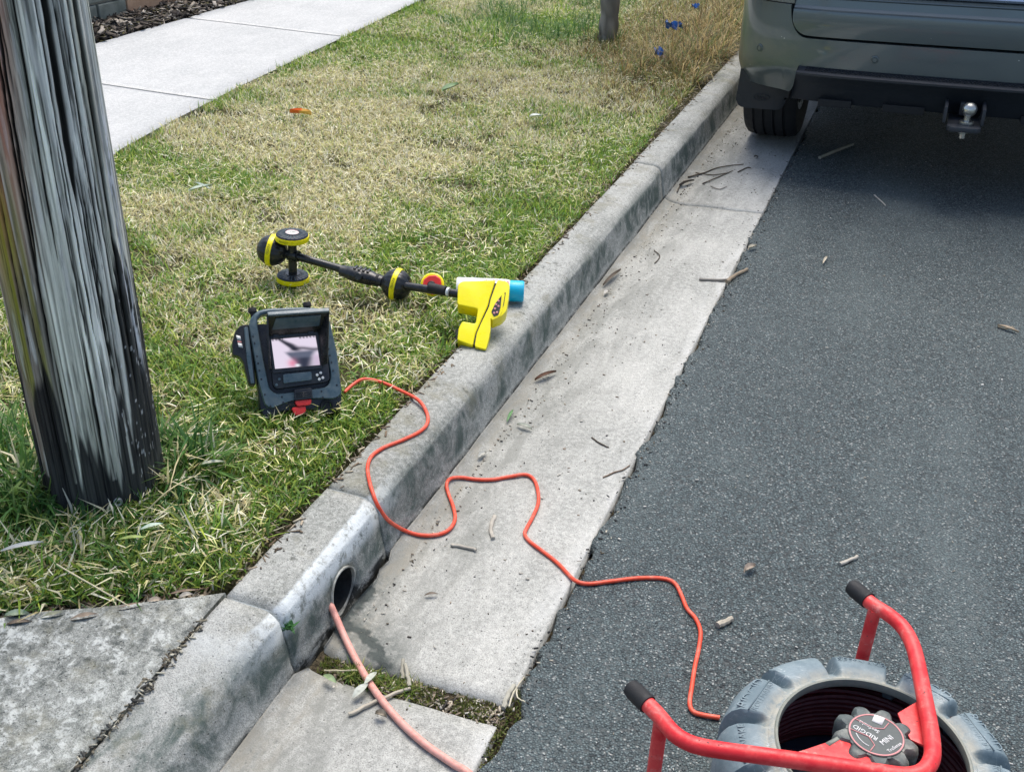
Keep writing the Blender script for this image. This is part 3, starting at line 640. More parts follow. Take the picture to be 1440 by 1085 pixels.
# tailgate lower panel, its ledge and the upper panel
def tg_w(z): 
    a = .632 if z < .5655 else .632+.071*math.sqrt(max(0, 1-((.636-z)/.0705)**2)) if z < .636 else .703
    return a
zsq = [.5655, .568, .573, .58, .59, .605, .62, .636, .650, .660]
prof = [(z, -.004-.004*math.sin((z-.56)/.1*math.pi)) for z in zsq]+[(.6625, -.003), (.6645, .003), (.666, .012), (.676, .021), (.703, .026), (.708, .022), (.7115, .024), (.7155, .040), (.727, .100), (.80, .135), (.90, .150), (1.02, .16)]
b = MB(); us = lin(-1, 1, 41); rows = []
for z, y in [(zsq[0]+.002, .03)]+prof:
    wz = tg_w(z); rows.append([b.bm.verts.new((u_*wz, y+cy(u_*wz)*.8, z)) for u_ in us])
for A, B_ in zip(rows, rows[1:]):
    for k in range(len(us)-1): b.bm.faces.new((A[k], A[k+1], B_[k+1], B_[k]))
for k in (0, -1):     # returns at the sides
    ex = [b.bm.verts.new(rw[k].co+Vector((0, .05, 0))) for rw in rows]
    for i in range(len(rows)-1): b.bm.faces.new((rows[i][k], rows[i+1][k], ex[i+1], ex[i]))
tailgate = b.build('tailgate', M_paint, car, local=True, sharp=28)
b = MB(); gp_ = [(.722, .052), (.731, .046), (.770, .066), (.776, .076), (.772, .10), (.724, .09)]; rows = []  # chrome strip added, tilted to mirror the sky as a bright band
for z, y in gp_: rows.append([b.bm.verts.new((u_*.66, y+cy(u_*.66)*.8, z)) for u_ in us])
for A, B_ in zip(rows, rows[1:]+rows[:1]):
    for k in range(len(us)-1): b.bm.faces.new((A[k], A[k+1], B_[k+1], B_[k]))
for k in (0, -1): b.bm.faces.new([rw[k] for rw in rows])
b.build('sky_mirror_strip', worn('brushed chrome', (.80, .82, .83), (.7, .72, .74), .18, 30, .4, .0, metal=.95), tailgate, local=True)
# black sheet standing in for the shade behind the shut line
sheet(lambda u_, v_: (u_*.76, .062+cy(u_*.76)*.8, .53+.5*v_), lin(-1, 1, 21), lin(0, 1, 3), 'shut_line_shade', M_blackm, car)
# black lower valance with the tread pad
def val_pt(u_, v_):
    pr = [(.4485, -.004), (.4475, -.012), (.436, -.046), (.430, -.052), (.422, -.052), (.40, -.030), (.36, .0), (.318, .02), (.305, .03), (.300, .10)]
    i = int(v_); f_ = v_-i; a = pr[i]; c = pr[min(i+1, len(pr)-1)]; z = a[0]+(c[0]-a[0])*f_; y = a[1]+(c[1]-a[1])*f_
    xw = .655+.02*(.449-z)/.13
    x = u_*xw; return (x, y+cy(x)+(.0)*(abs(u_) > .97), z-.0)
val = sheet(val_pt, lin(-1, 1, 61), list(range(10)), 'valance', M_cplast, car, sharp=25)
for s in (-1, 1):
    sheet(lambda u_, v_, s=s: (s*(.655+.02*v_)+0.0, cy(.66)-.012+.13*u_-.035*(1-u_)*(1-v_), .448-.145*v_), lin(0, 1, 3), lin(0, 1, 3), 'valance_end', M_cplast, car)
# tread studs on the pad: small raised bars in two chevron rows
b = MB()
for k in range(96):
    x = -.625+1.25*(k+.5)/96
    for j, (f_, an) in enumerate(((.16, .6), (.42, -.6), (.68, .6))):
        z = .4475-.0115*f_+.0016; y = -.012-.034*f_+cy(x)
        b.box((x+(.003 if j == 1 else -.003), y, z), (.0105, .0035, .0036), Euler((R(18), 0, an)))
tr_ = b.build('step_tread', M_cplast, val, smooth=False, local=True); tr_['kind'] = 'stuff'
for x0, x1, z0, z1 in ((-.56, -.43, .295, .325), (-.31, -.15, .293, .325), (.20, .36, .293, .325), (.45, .56, .295, .325)):
    b = MB(); b.box(((x0+x1)/2, .030, (z0+z1)/2), (x1-x0, .05, z1-z0)); b.build('vent', M_blackm, val, local=True, smooth=False, bevel=.004)
# mud flap with a raised oval badge
def flap_pt(u_, v_):
    z = .372-.166*v_; x = -.9275+.012*(1-v_)+u_*(.232-.02*v_); cr = .03*(max(0, abs(u_-.5)*2-.75)/.25)**2*(v_ > .7)
    return (x, .205-.012*math.sin(u_*3.14)+.015*v_, z+cr+.006)
flap = sheet(flap_pt, lin(0, 1, 16), lin(0, 1, 10), 'mud_flap', M_cplast, car)
flap2 = sheet(lambda u_, v_: (-flap_pt(u_, v_)[0], *flap_pt(u_, v_)[1:]), lin(0, 1, 16), lin(0, 1, 10), 'mud_flap', M_cplast, car)
b = MB(); b.lathe([(.036, 0), (.036, .003), (.032, .003), (.032, 0)], 32, (-.815, .2005, .262), frame_of((0, -1, .08), (1, 0, 0)) @ Matrix.Diagonal((1, .42, 1)))
badge = b.build('badge', M_cplast, flap, local=True)
Mf = frame_of((0, -1, .08), (1, 0, 0))
def text_local(s, size, M_, org, m, name, parent, depth=.0006):
    o = text(s, size, M_, org, m, name, None, depth); o.parent = parent; return o
text_local('Ford', .022, Mf, (-.815, .200, .262), M_cplast, 'lettering', flap, .0025)
# tow bar
tow = empty('tow_bar', (0, 0, 0)); tow.parent = car
def tp(name, m, b, par=None, **k): return b.build(name, m, par or tow, local=True, **k)
b = MB(); b.prism([(-.16, .31), (-.16, .37), (.10, .37), (.10, .31)], -.006, .006, frame_of((1, 0, 0), (0, 1, 0)), (-.075, .02, .0)); tp('side_plate', M_dsteel, b, bevel=.003)
b = MB(); b.prism([(-.16, .31), (-.16, .37), (.10, .37), (.10, .31)], -.006, .006, frame_of((1, 0, 0), (0, 1, 0)), (.060, .02, .0)); tp('side_plate', M_dsteel, b, bevel=.003)
for o_ in list(tow.children): o_.location.z = .0
b = MB(); b.prism([(-.062, -.155), (-.05, -.175), (.045, -.175), (.06, -.155), (.052, .05), (-.06, .05)], .287, .306); tp('tongue', M_dsteel, b, bevel=.004)
b = MB(); b.box((0, .12, .34), (.05, .30, .05)); tp('hitch_tube', M_dsteel, b, bevel=.004)
b = MB(); b.ball((.008, -.115, .361), .0275, 28, 16); tp('tow_ball', M_steel, b)
b = MB(); b.lathe([(.0001, .343), (.0135, .343), (.0125, .335), (.0125, .322), (.019, .320), (.026, .318), (.027, .308), (.026, .3065), (.0001, .3065)], 28, (.006, -.115, 0)); tp('collar', M_steel, b)
b = MB(); b.lathe([(.0001, .287), (.0185, .287), (.0185, .270), (.0001, .270)], 6, (.0, -.115, 0)); tp('nut', M_steel, b, bevel=.0015)
b = MB(); b.lathe([(.0001, .270), (.011, .270), (.011, .252), (.009, .250), (.0001, .250)], 16, (.0, -.115, 0)); tp('threaded_end', M_steel, b)
# wheels
def wheel(x, y, s):
    wl = empty('wheel', (x, y, .36)); wl.parent = car
    pr = [(.23, -.105), (.30, -.117), (.335, -.116), (.350, -.104)]
    gx = [-.104]
    for g in (-.066, -.022, .022, .066): pr += [(.3585, g-.0055), (.349, g-.004), (.349, g+.004), (.3585, g+.0055)]
    pr += [(.350, .104), (.335, .116), (.30, .117), (.23, .105)]
    b = MB(); b.lathe(pr, 96, (0, 0, 0), frame_of((1, 0, 0)), fn=lambda r_, z_, a: (r_-(.004 if (r_ > .34 and abs(z_) > .07 and int(a*96/6.2832) % 3 == 0) else 0), z_)); b.build('tyre', M_tyre, wl, local=True, sharp=35)
    b = MB(); b.lathe([(.0001, .02), (.05, .03), (.06, .05), (.20, .03), (.215, .07), (.235, .105), (.235, -.105), (.2, -.10)], 48, (0, 0, 0), frame_of((s, 0, 0)))
    for k in range(5):
        a = k*2*math.pi/5; b.box((s*.06, .13*math.cos(a), .13*math.sin(a)), (.03, .16, .05), Euler((a, 0, 0)))
    b.build('rim', M_galv, wl, local=True)
    return wl
for x, y, s in ((-.793, .62, -1), (.793, .62, 1), (-.793, 3.46, -1), (.793, 3.46, 1)): wheel(x, y, s)
# body: lower hull, cabin, glass, lamps
def hull(name, m, secs_, parent, sharp=35):
    b = MB(); rings = []
    for (y, hw, z0, z1, rr) in secs_:
        o_ = rounded(2*hw, z1-z0, rr, 4, (0, (z0+z1)/2)); rings.append([b.bm.verts.new((p[0], y, p[1])) for p in o_])
    n = len(rings[0])
    for A, B_ in zip(rings, rings[1:]):
        for k in range(n): b.bm.faces.new((A[k], A[(k+1) % n], B_[(k+1) % n], B_[k]))
    b.bm.faces.new(rings[0]); b.bm.faces.new(rings[-1]); return b.build(name, m, parent, local=True, sharp=sharp)
hull('body', M_paint, [(.20, .86, .69, 1.03, .05), (.32, .925, .685, 1.05, .08), (.6, .945, .685, 1.06, .09), (1.2, .948, .68, 1.06, .09), (2.6, .948, .66, 1.05, .09), (3.2, .945, .68, 1.04, .09), (4.1, .93, .66, .98, .10), (4.7, .84, .6, .86, .10)], car)
hull('sill', M_paint, [(1.06, .93, .30, .70, .05), (1.2, .945, .28, .70, .05), (2.9, .945, .28, .70, .05), (3.02, .93, .30, .70, .05)], car)
hull('front_bumper', M_cplast, [(3.9, .93, .28, .68, .05), (4.5, .88, .26, .66, .08), (4.85, .70, .28, .60, .08)], car)
hull('underbody', M_blackm, [(.14, .60, .31, .62, .03), (.3, .66, .30, .68, .03), (4.3, .66, .27, .68, .03)], car)
hull('cabin', M_paint, [(.16, .80, 1.0, 1.03, .01), (.22, .76, 1.0, 1.50, .12), (.45, .74, 1.0, 1.70, .16), (1.6, .75, 1.0, 1.74, .16), (2.5, .74, 1.0, 1.70, .16), (3.2, .78, 1.0, 1.08, .03)], car)
hull('rear_window', M_glass, [(.150, .66, 1.06, 1.10, .02), (.205, .66, 1.06, 1.44, .08), (.25, .66, 1.06, 1.48, .08)], car)
for s in (-1, 1):
    b = MB(); b.box((s*.765, 1.6, 1.30), (.012, 2.0, .36)); b.build('side_window', M_glass, car, local=True, bevel=.05)
    b = MB(); b.box((s*.80, .135, .86), (.18, .18, .34)); b.build('tail_lamp', M_lamp, car, local=True, bevel=.03)
    sheet(lambda u_, v_, s=s: (s*(.705+.235*u_), cy(.705+.235*u_)+.006+.01*v_, .679+.34*v_), lin(0, 1, 12), lin(0, 1, 4), 'quarter_panel', M_paint, car)
    sheet(lambda u_, v_, s=s: (s*.92, .62+.40*math.cos(u_*math.pi)*(1+.0*v_), .36+.40*math.sin(u_*math.pi)*v_+.0), lin(0, 1, 20), [.93, 1.02], 'wheel_arch', M_cplast, car)
    b = MB(); b.box((s*.5, .62, .52), (.36, .82, .44)); b.build('wheel_well', M_blackm, car, local=True)

# ------------------------------------------------------------------ garden bed, stone wall, young street tree
def chips(n, xr, yr, z, m, name, lmin, lmax, cols, seed):
    r_ = np.random.default_rng(seed); x = r_.uniform(*xr, n); y = r_.uniform(*yr, n); zz = z+r_.uniform(0, .03, n)
    l_ = r_.uniform(lmin, lmax, n); w_ = l_*r_.uniform(.12, .4, n); t_ = r_.uniform(.002, .006, n); a = r_.uniform(0, 6.28, n); e = r_.normal(0, .35, n); ro = r_.normal(0, .5, n)
    ax = np.stack([np.cos(a)*np.cos(e), np.sin(a)*np.cos(e), np.sin(e)], -1); ay = np.stack([-np.sin(a), np.cos(a), ro*.6], -1); az = np.cross(ax, ay)
    V = []; c0 = np.stack([x, y, zz], -1)
    for sz in (-1, 1):
        for sy, sx in ((-1, -1), (-1, 1), (1, 1), (1, -1)):
            k = r_.uniform(.6, 1.1, (n, 1)); V.append(c0+ax*(sx*l_/2)[:, None]*k+ay*(sy*w_/2)[:, None]+az*(sz*t_/2)[:, None])
    V = np.stack(V, 1).reshape(-1, 3); o = np.arange(n)[:, None]*8
    F = np.concatenate([o+np.array(f)[None] for f in ((3, 2, 1, 0), (4, 5, 6, 7), (0, 1, 5, 4), (1, 2, 6, 5), (2, 3, 7, 6), (3, 0, 4, 7))])
    c = np.array(cols)[r_.integers(0, len(cols), n)]*r_.uniform(.6, 1.25, (n, 1)); return raw(name, V, [F], m, np.repeat(c, 8, 0), kind='stuff')
mu = chips(9000, (-4.5, -3.655), (3.8, 8.5), .125, M_mulch, 'bark_mulch', .02, .075, [(.03, .024, .02), (.05, .04, .032), (.09, .075, .06), (.20, .18, .15), (.34, .31, .27), (.02, .018, .018)], 3)
tag(mu, 'dark bark mulch strip between the footpath and the low stone wall', 'mulch')
wall = empty('stone_wall', (-4.09, 5.2, .1), 'low wall of grey and orange stone blocks behind the bark mulch', 'wall')
wa = Vector((-4.12, 4.3, .12)); wdir_ = Vector((.03, 1, 0)).normalized(); wn = Vector((1, -.03, 0))
bme = None
for row in range(3):
    y = .0 if row % 2 else -.12; k = 0
    while y < 3.2:
        ln = .24 if y < .95 else .33; grey = (y < .93)
        b = MB(); c = wa+wdir_*(y+ln/2)+Vector((0, 0, .055+row*.105)); c += wn*random.uniform(-.006, .006)
        b.box(c, (.14, ln-.012, .093), Euler((0, 0, -.03))); b.build('stone_block', M_brick_g if grey else M_brick_o, wall, bevel=.006, smooth=False); y += ln; k += 1
b = MB(); b.box(wa+wdir_*1.6+Vector((-.01, 0, .155)), (.11, 3.3, .32), Euler((0, 0, -.03))); b.build('mortar', M_mortar, wall, smooth=False)

TB = Vector((-1.2561,6.0725,0.1200))
tree = empty('street_tree', TB, 'slender grey trunk of a young tree standing in long brown grass', 'tree')
b = MB(); tpts = smooth_path([TB+Vector(p) for p in ((0, 0, -.05), (.01, 0, .12), (.0, .02, .5), (.03, .03, 1.1), (.02, .05, 1.8), (.05, .02, 2.6))], 8); nn = len(tpts)
b.tube(tpts, [.058-.020*k/nn+.020*max(0, 1-k/5)+.004*math.sin(k*1.9) for k in range(nn)], 18)
def barkcol(co):
    n_ = fbm(np.arctan2(co[:, 1], co[:, 0])*5, co[:, 2]*9, 4); m_ = fbm(co[:, 0]*60, co[:, 2]*14, 6)
    return np.array([.12, .105, .085])+(np.clip((n_*.5+m_*.5-.35)*3, 0, 1)[:, None])*np.array([.30, .275, .24])
M_bark = vcol('young tree bark', .85, 90, .003)
trunk = b.build('trunk', M_bark, tree); paint_verts(trunk, barkcol)
lv = []; cl_ = []
for k in range(5):
    a = k*1.35; p0 = tpts[-1-k*5]; p1 = p0+Vector((math.cos(a)*.45, math.sin(a)*.45, .55)); p2 = p1+Vector((math.cos(a)*.35, math.sin(a)*.35, .15))
    b = MB(); b.tube(smooth_path([p0, p1, p2], 5), [.018-.0013*q for q in range(11)], 8); br_ = b.build('limb', M_bark, tree); paint_verts(br_, barkcol)
    for q in range(170): lv.append(p1.lerp(p2, random.random())+Vector((random.gauss(0, .16), random.gauss(0, .16), random.gauss(.02, .15))))
n = len(lv); lv = np.array([tuple(p) for p in lv]); d1 = rng.normal(0, 1, (n, 3)); d1 /= np.linalg.norm(d1, axis=1)[:, None]; d2 = np.cross(d1, rng.normal(0, 1, (n, 3))); d2 /= np.linalg.norm(d2, axis=1)[:, None]
V = np.stack([lv-d1*.045, lv+d2*.014, lv+d1*.045, lv-d2*.014], 1).reshape(-1, 3)
raw('crown', V-np.array(TB), [np.arange(n*4).reshape(-1, 4)], M_leaf, np.repeat(np.array([.06, .10, .04])*rng.uniform(.6, 1.4, (n, 1)), 4, 0), parent=tree)['kind'] = 'stuff'

# ------------------------------------------------------------------ camera monitor on the grass
mon = empty('pipe_camera_monitor', (-0.7083,1.7947,0.1450), 'dark slate camera monitor with a lit screen propped on the grass', 'monitor', rot=(R(90-35), 0, R(39.7)))
def pm(name, m, outline, z0, z1, par=None, bevel=.0, inset=0, smooth=True):
    b = MB(); b.prism([(p[0], p[1]) for p in outline], z0, z1, inset=inset); return b.build(name, m, par or mon, local=True, bevel=bevel, smooth=smooth)
def plate(pts, th):
    pts = [Vector(p) for p in pts]; n_ = (pts[1]-pts[0]).cross(pts[2]-pts[0]).normalized(); b = MB(); k = len(pts)
    b.add([p-n_*th/2 for p in pts]+[p+n_*th/2 for p in pts], [tuple(range(k))[::-1], tuple(range(k, 2*k))]+[(i, (i+1) % k, k+(i+1) % k, k+i) for i in range(k)]); return b
def resample(poly, rad, n=4):
    o_ = []; k = len(poly)
    for i in range(k):
        p, a, c = Vector(poly[i][:2]), Vector(poly[i-1][:2]), Vector(poly[(i+1) % k][:2])
        r_ = min(rad, (a-p).length*.45, (c-p).length*.45); A = p+(a-p).normalized()*r_; B_ = p+(c-p).normalized()*r_
        for q in range(n+1): t = q/n; o_.append(tuple(A*(1-t)**2+p*2*t*(1-t)+B_*t*t))
    return o_
fo = resample([(-0.0895,0.2281,0.0000),(-0.0688,0.2505,0.0000),(-0.0427,0.2533,0.0000),(0.0409,0.2471,0.0000),(0.0923,0.2370,0.0000),(0.0953,0.2012,0.0000),(0.1004,0.1348,0.0000),(0.0988,0.0578,0.0000),(0.0963,0.0297,0.0000),(0.0775,0.0256,0.0000),(0.0438,0.0319,0.0000),(-0.0126,0.0356,0.0000),(-0.0442,0.0293,0.0000),(-0.0660,0.0226,0.0000),(-0.0791,0.0310,0.0000),(-0.0861,0.0828,0.0000)], .012)
fi = resample([(-0.0707,0.2259,0.0000),(-0.0641,0.2383,0.0000),(-0.0508,0.2418,0.0000),(0.0391,0.2347,0.0000),(0.0743,0.2273,0.0000),(0.0768,0.1546,0.0000),(0.0780,0.0740,0.0000),(0.0670,0.0554,0.0000),(-0.0517,0.0551,0.0000),(-0.0642,0.0683,0.0000),(-0.0693,0.1794,0.0000)], .012)
# the frame: front ring plus outer and inner walls
b = MB()
def ringface(outer, inner, z):
    n_ = 72
    def rs(poly):
        c = Vector((.0, .115)); q = []
        import itertools
        for k in range(n_):
            a = 2*math.pi*k/n_; d = Vector((math.cos(a), math.sin(a))); best = .05
            for i in range(len(poly)):
                p, r_ = Vector(poly[i]), Vector(poly[(i+1) % len(poly)]); e = r_-p; den = d.x*e.y-d.y*e.x
                if abs(den) < 1e-12: continue
                t = ((p-c).x*e.y-(p-c).y*e.x)/den; s_ = ((p-c).x*d.y-(p-c).y*d.x)/den
                if t > 0 and -1e-6 <= s_ <= 1+1e-6: best = max(best, t) if best > .05 else t
            q.append(c+d*best)
        return q
    return rs(outer), rs(inner)
ro, ri = ringface(fo, fi, 0)
def shrink(P_, k): return [Vector((0, .115))+(p-Vector((0, .115)))*k for p in P_]
loops = [(ro, -.034), (ro, -.004), (shrink(ro, .975), .0), (shrink(ri, 1.03), .0), (ri, -.003), (ri, -.034)]
vs = [[b.bm.verts.new((p.x, p.y, z)) for p in P_] for P_, z in loops]
for A, B_ in zip(vs, vs[1:]+vs[:1]):
    for k in range(72): b.bm.faces.new((A[k], A[(k+1) % 72], B_[(k+1) % 72], B_[k]))
b.build('frame', M_navy, mon, local=True, sharp=50)
pm('base', M_black, resample([(-0.0876,0.2012,-0.0200),(-0.0810,0.2254,-0.0200),(0.0964,0.2044,-0.0200),(0.1032,0.1373,-0.0200),(0.1017,0.0596,-0.0200),(0.0954,0.0065,-0.0200),(0.0820,-0.0051,-0.0200),(0.0501,-0.0072,-0.0200),(0.0278,0.0094,-0.0200),(-0.0446,0.0163,-0.0200),(-0.0616,-0.0011,-0.0200),(-0.0821,0.0019,-0.0200),(-0.0896,0.0277,-0.0200),(-0.0879,0.0852,-0.0200)], .008), -.020, -.075, bevel=.006)
pm('well', M_black, resample([(-0.0693,0.2057,-0.0200),(-0.0627,0.2183,-0.0200),(0.0702,0.2075,-0.0200),(0.0794,0.1572,-0.0200),(0.0807,0.0759,-0.0200),(0.0694,0.0556,-0.0200),(-0.0503,0.0552,-0.0200),(-0.0627,0.0702,-0.0200)], .008), -.006-.02, -.05)
unit = pm('screen_housing', M_black, resample([(-0.0506,0.1870,0.0000),(0.0628,0.1832,0.0000),(0.0764,0.1077,0.0000),(0.0746,0.0728,0.0000),(0.0655,0.0673,0.0000),(-0.0485,0.0661,0.0000),(-0.0552,0.0753,0.0000)], .006), -.026, .002, bevel=.0025)
scr = empty('screen_spot', (0, 0, 0)) if False else None
sq = [(-0.0454,0.1800,0.0035),(0.0557,0.1768,0.0035),(0.0577,0.1063,0.0035),(-0.0456,0.1107,0.0035)]
nx, ny = 40, 30; V = []; Cc = []
for j in range(ny):
    for i in range(nx):
        u_, v_ = i/(nx-1), j/(ny-1); p = [(a*(1-u_)+b_*u_)*(1-v_)+(d_*(1-u_)+c_*u_)*v_ for a, b_, c_, d_ in zip(*[sq[k] for k in range(4)])] if False else None
        a, b_, c_, d_ = (Vector(q) for q in sq); p = (a*(1-u_)+b_*u_)*(1-v_)+(d_*(1-u_)+c_*u_)*v_
        V.append(tuple(p))
        white = np.array([.70, .62, .74]); pink = np.array([.80, .22, .34]); dk = np.array([.006, .006, .012]); gy = np.array([.035, .055, .095])
        col = white.copy()
        def bl(c, k): return c
        m1 = float(sst(.0, .10, (u_-.10)-(v_-.02)*.75)*sst(.0, .16, .30+.42*v_-u_+.10*math.sin(v_*9)+max(0, v_-.12)*.9)*sst(.52, .38, v_)); col = col*(1-.97*m1)+dk*.97*m1
        m6 = float(np.exp(-((v_-.40-.04*math.sin(u_*8))/.06)**2)*sst(.3, .5, u_)); col = col*(1-.8*m6)+dk*.8*m6
        m2 = float(sst(.40, .52, v_)*sst(.0, .12, u_-.20-(v_-.45)*.55)*sst(1.02, .84, u_+(v_-.5)*.45)); col = col*(1-.9*m2)+gy*.9*m2
        m3 = float(np.exp(-((u_-.40)/.10)**2-((v_-.84)/.13)**2)); col = col*(1-.85*m3)+pink*.85*m3
        m4 = float(sst(.62, .74, v_)*np.exp(-((u_-.66)/.19)**2)); col = col*(1-.85*m4)+np.array([.010, .010, .022])*.85*m4
        m5 = float(sst(.80, .95, u_)*sst(.55, .7, v_)); col = col*(1-.6*m5)+np.array([.5, .36, .5])*.6*m5
        m7 = float(np.exp(-((u_-.5)/.05)**2-((v_-.92)/.035)**2)); col = col*(1-m7)+np.array([.9, .95, 1])*m7
        if v_ < .05 and (u_ < .28 or u_ > .6) and (i % 3): col = col*.35
        Cc.append(col)
t = NT('lit screen'); a = t.n('ShaderNodeVertexColor'); a.layer_name = 'col'; t.l(a.outputs[0], t.b.inputs['Emission Color'])
M_scr = t.done((.01, .01, .012), .12, spec=.5, Emission_Strength=.46)
raw('screen', V, [grid_faces(ny, nx)], M_scr, np.array(Cc), parent=unit, smooth=True)
for nm, pts, th in (('bezel_bar', [(-0.0520,0.1120,0.0060),(0.0592,0.1075,0.0060),(0.0596,0.0991,0.0060),(-0.0518,0.1021,0.0060)], .008), ('bezel_bar', [(-0.0549,0.1868,0.0050),(-0.0447,0.1855,0.0050),(-0.0458,0.1047,0.0050),(-0.0544,0.1059,0.0050)], .006), ('bezel_bar', [(0.0568,0.1798,0.0050),(0.0649,0.1788,0.0050),(0.0653,0.1035,0.0050),(0.0563,0.1038,0.0050)], .006), ('bezel_bar', [(-0.0500,0.1928,0.0050),(0.0629,0.1874,0.0050),(0.0613,0.1767,0.0050),(-0.0501,0.1812,0.0050)], .006)):
    b = plate(pts, th); b.build(nm, M_black, unit, local=True, bevel=.0012)
pm('key_bar', M_navy, resample([(-0.0305,0.0969,0.0120),(0.0339,0.0951,0.0120),(0.0326,0.0753,0.0120),(-0.0320,0.0758,0.0120)], .004), .002, .012, unit, bevel=.002)
for q in [(-0.0474,0.0755,0.0030),(-0.0393,0.0876,0.0030),(0.0466,0.0862,0.0030),(0.0553,0.0900,0.0030),(0.0585,0.0779,0.0030),(0.0499,0.0757,0.0030)]:
    b = MB(); b.lathe([(.0001, .0035), (.003, .003), (.0036, .0)], 12, (q[0], q[1], .002)); b.build('key', M_navy if q[0] < 0 else M_print, unit, local=True)
hood = plate([(-0.5188,1.0023,0.0000),(-0.5174,1.0022,0.0000),(-0.5176,1.0006,0.0000)], .001).build('x', None, mon, local=True); D.objects.remove(hood)
hood = empty('sun_hood', (0, 0, 0)); hood.parent = mon
hp = [Vector((-0.0494,0.2304,0.0550)), Vector((0.0889,0.2242,0.0550)), Vector((0.0625,0.1843,0.0040)), Vector((-0.0491,0.1879,0.0040))]
plate(hp, .005).build('top_flap', M_black, hood, local=True, bevel=.0015)
e_ = plate([hp[0]+Vector((0, .004, 0)), hp[1]+Vector((0, .004, 0)), hp[1]+Vector((-.001, -.005, .006)), hp[0]+Vector((.001, -.005, .006))], .006); e_.build('rim', M_navy, hood, local=True, bevel=.002)
ip = [hp[0].lerp(hp[2], .16), hp[1].lerp(hp[3], .14), hp[1].lerp(hp[3], .14).lerp(hp[2], .58), hp[0].lerp(hp[2], .16).lerp(hp[3], .58)]
n_ = (hp[1]-hp[0]).cross(hp[3]-hp[0]).normalized(); n_ = n_ if n_.y < 0 else -n_
plate([p+n_*.0035 for p in ip], .003).build('flap_panel', M_navy, hood, local=True, bevel=.001)
plate([hp[1], (0.0727,0.1075,0.0180), (0.0573,0.1045,0.0050), (0.0623,0.1826,0.0040)], .004).build('side_flap', M_black, hood, local=True, bevel=.001)
plate([hp[0], (-0.0501,0.1863,0.0040), (-0.0508,0.1087,0.0050), (-0.0592,0.1115,0.0180)], .004).build('side_flap', M_black, hood, local=True, bevel=.001)
for q in [(-0.0338,0.1827,0.0040),(0.0457,0.1813,0.0040)]:
    b = MB(); b.box((q[0], q[1]+.004, .006), (.014, .010, .010)); b.build('hinge', M_black, hood, local=True, bevel=.002)
for q in [(-0.0758,0.2534,-0.0120),(0.0494,0.2525,-0.0120)]:
    b = MB(); b.lathe([(.0001, .008), (.0085, .007), (.0098, .003), (.0098, -.003), (.0065, -.006), (.0055, -.016)], 18, (q[0], q[1], -.012), frame_of((0, 1, 0))); b.build('knob', M_blackm, mon, local=True)
pod = pm('battery_pack', M_black, resample([(-0.1316,0.1834,-0.0200),(-0.1215,0.2103,-0.0200),(-0.1069,0.2235,-0.0200),(-0.0875,0.2245,-0.0200),(-0.0882,0.1515,-0.0200),(-0.0913,0.0840,-0.0200),(-0.1070,0.0861,-0.0200),(-0.1105,0.1180,-0.0200),(-0.1122,0.1397,-0.0200),(-0.1198,0.1539,-0.0200),(-0.1336,0.1573,-0.0200)], .006), -.012, -.062, bevel=.006)
plate([(-0.1198,0.2020,-0.0105),(-0.1107,0.1984,-0.0105),(-0.1097,0.1884,-0.0105),(-0.1189,0.1912,-0.0105)], .001).build('sticker', M_print, pod, local=True)
plate([(-0.1189,0.1887,-0.0105),(-0.1098,0.1859,-0.0105),(-0.1094,0.1826,-0.0105),(-0.1190,0.1846,-0.0105)], .001).build('sticker', M_pinkline, pod, local=True)
plate([(-0.1187,0.1837,-0.0105),(-0.1095,0.1810,-0.0105),(-0.1085,0.1709,-0.0105),(-0.1177,0.1737,-0.0105)], .001).build('sticker', M_print, pod, local=True)
pm('side_rib', M_navy, resample([(-0.1005,0.2168,-0.0040),(-0.0908,0.2173,-0.0040),(-0.0950,0.0860,-0.0040),(-0.1029,0.0863,-0.0040),(-0.1044,0.1431,-0.0040)], .004), -.004, -.02, pod, bevel=.003)
latch = pm('latch', M_black, resample([(-0.0106,0.0587,0.0060),(0.0291,0.0582,0.0060),(0.0287,0.0334,0.0060),(-0.0126,0.0342,0.0060)], .003), -.012, .010, bevel=.002)
for k in range(3): 
    q = [Vector(p) for p in [(-0.0083,0.0497,0.0105),(0.0257,0.0491,0.0105)]]; off = Vector((0, -.0045*k, 0)); b = MB(); b.tube([q[0]+off, q[1]+off], .0011, 6); b.build('rib', M_black, latch, local=True)
pm('latch_tab', M_red, resample([(-0.0133,0.0337,0.0040),(0.0263,0.0323,0.0040),(0.0220,0.0197,0.0040),(-0.0088,0.0199,0.0040)], .005), -.014, .007, bevel=.002)
pm('latch_tab', M_red, resample([(-0.0224,0.0195,0.0020),(0.0115,0.0188,0.0020),(0.0087,0.0052,0.0020),(-0.0018,0.0001,0.0020),(-0.0163,0.0005,0.0020)], .006), -.016, .004, bevel=.002)
q = (0.0609,0.0112,-0.0180); b = MB(); b.lathe([(.0001, .005), (.011, .005), (.012, .009), (.0155, .009), (.0165, .004), (.0165, -.01)], 28, (q[0], q[1], -.018)); b.build('socket', M_blackm, mon, local=True)
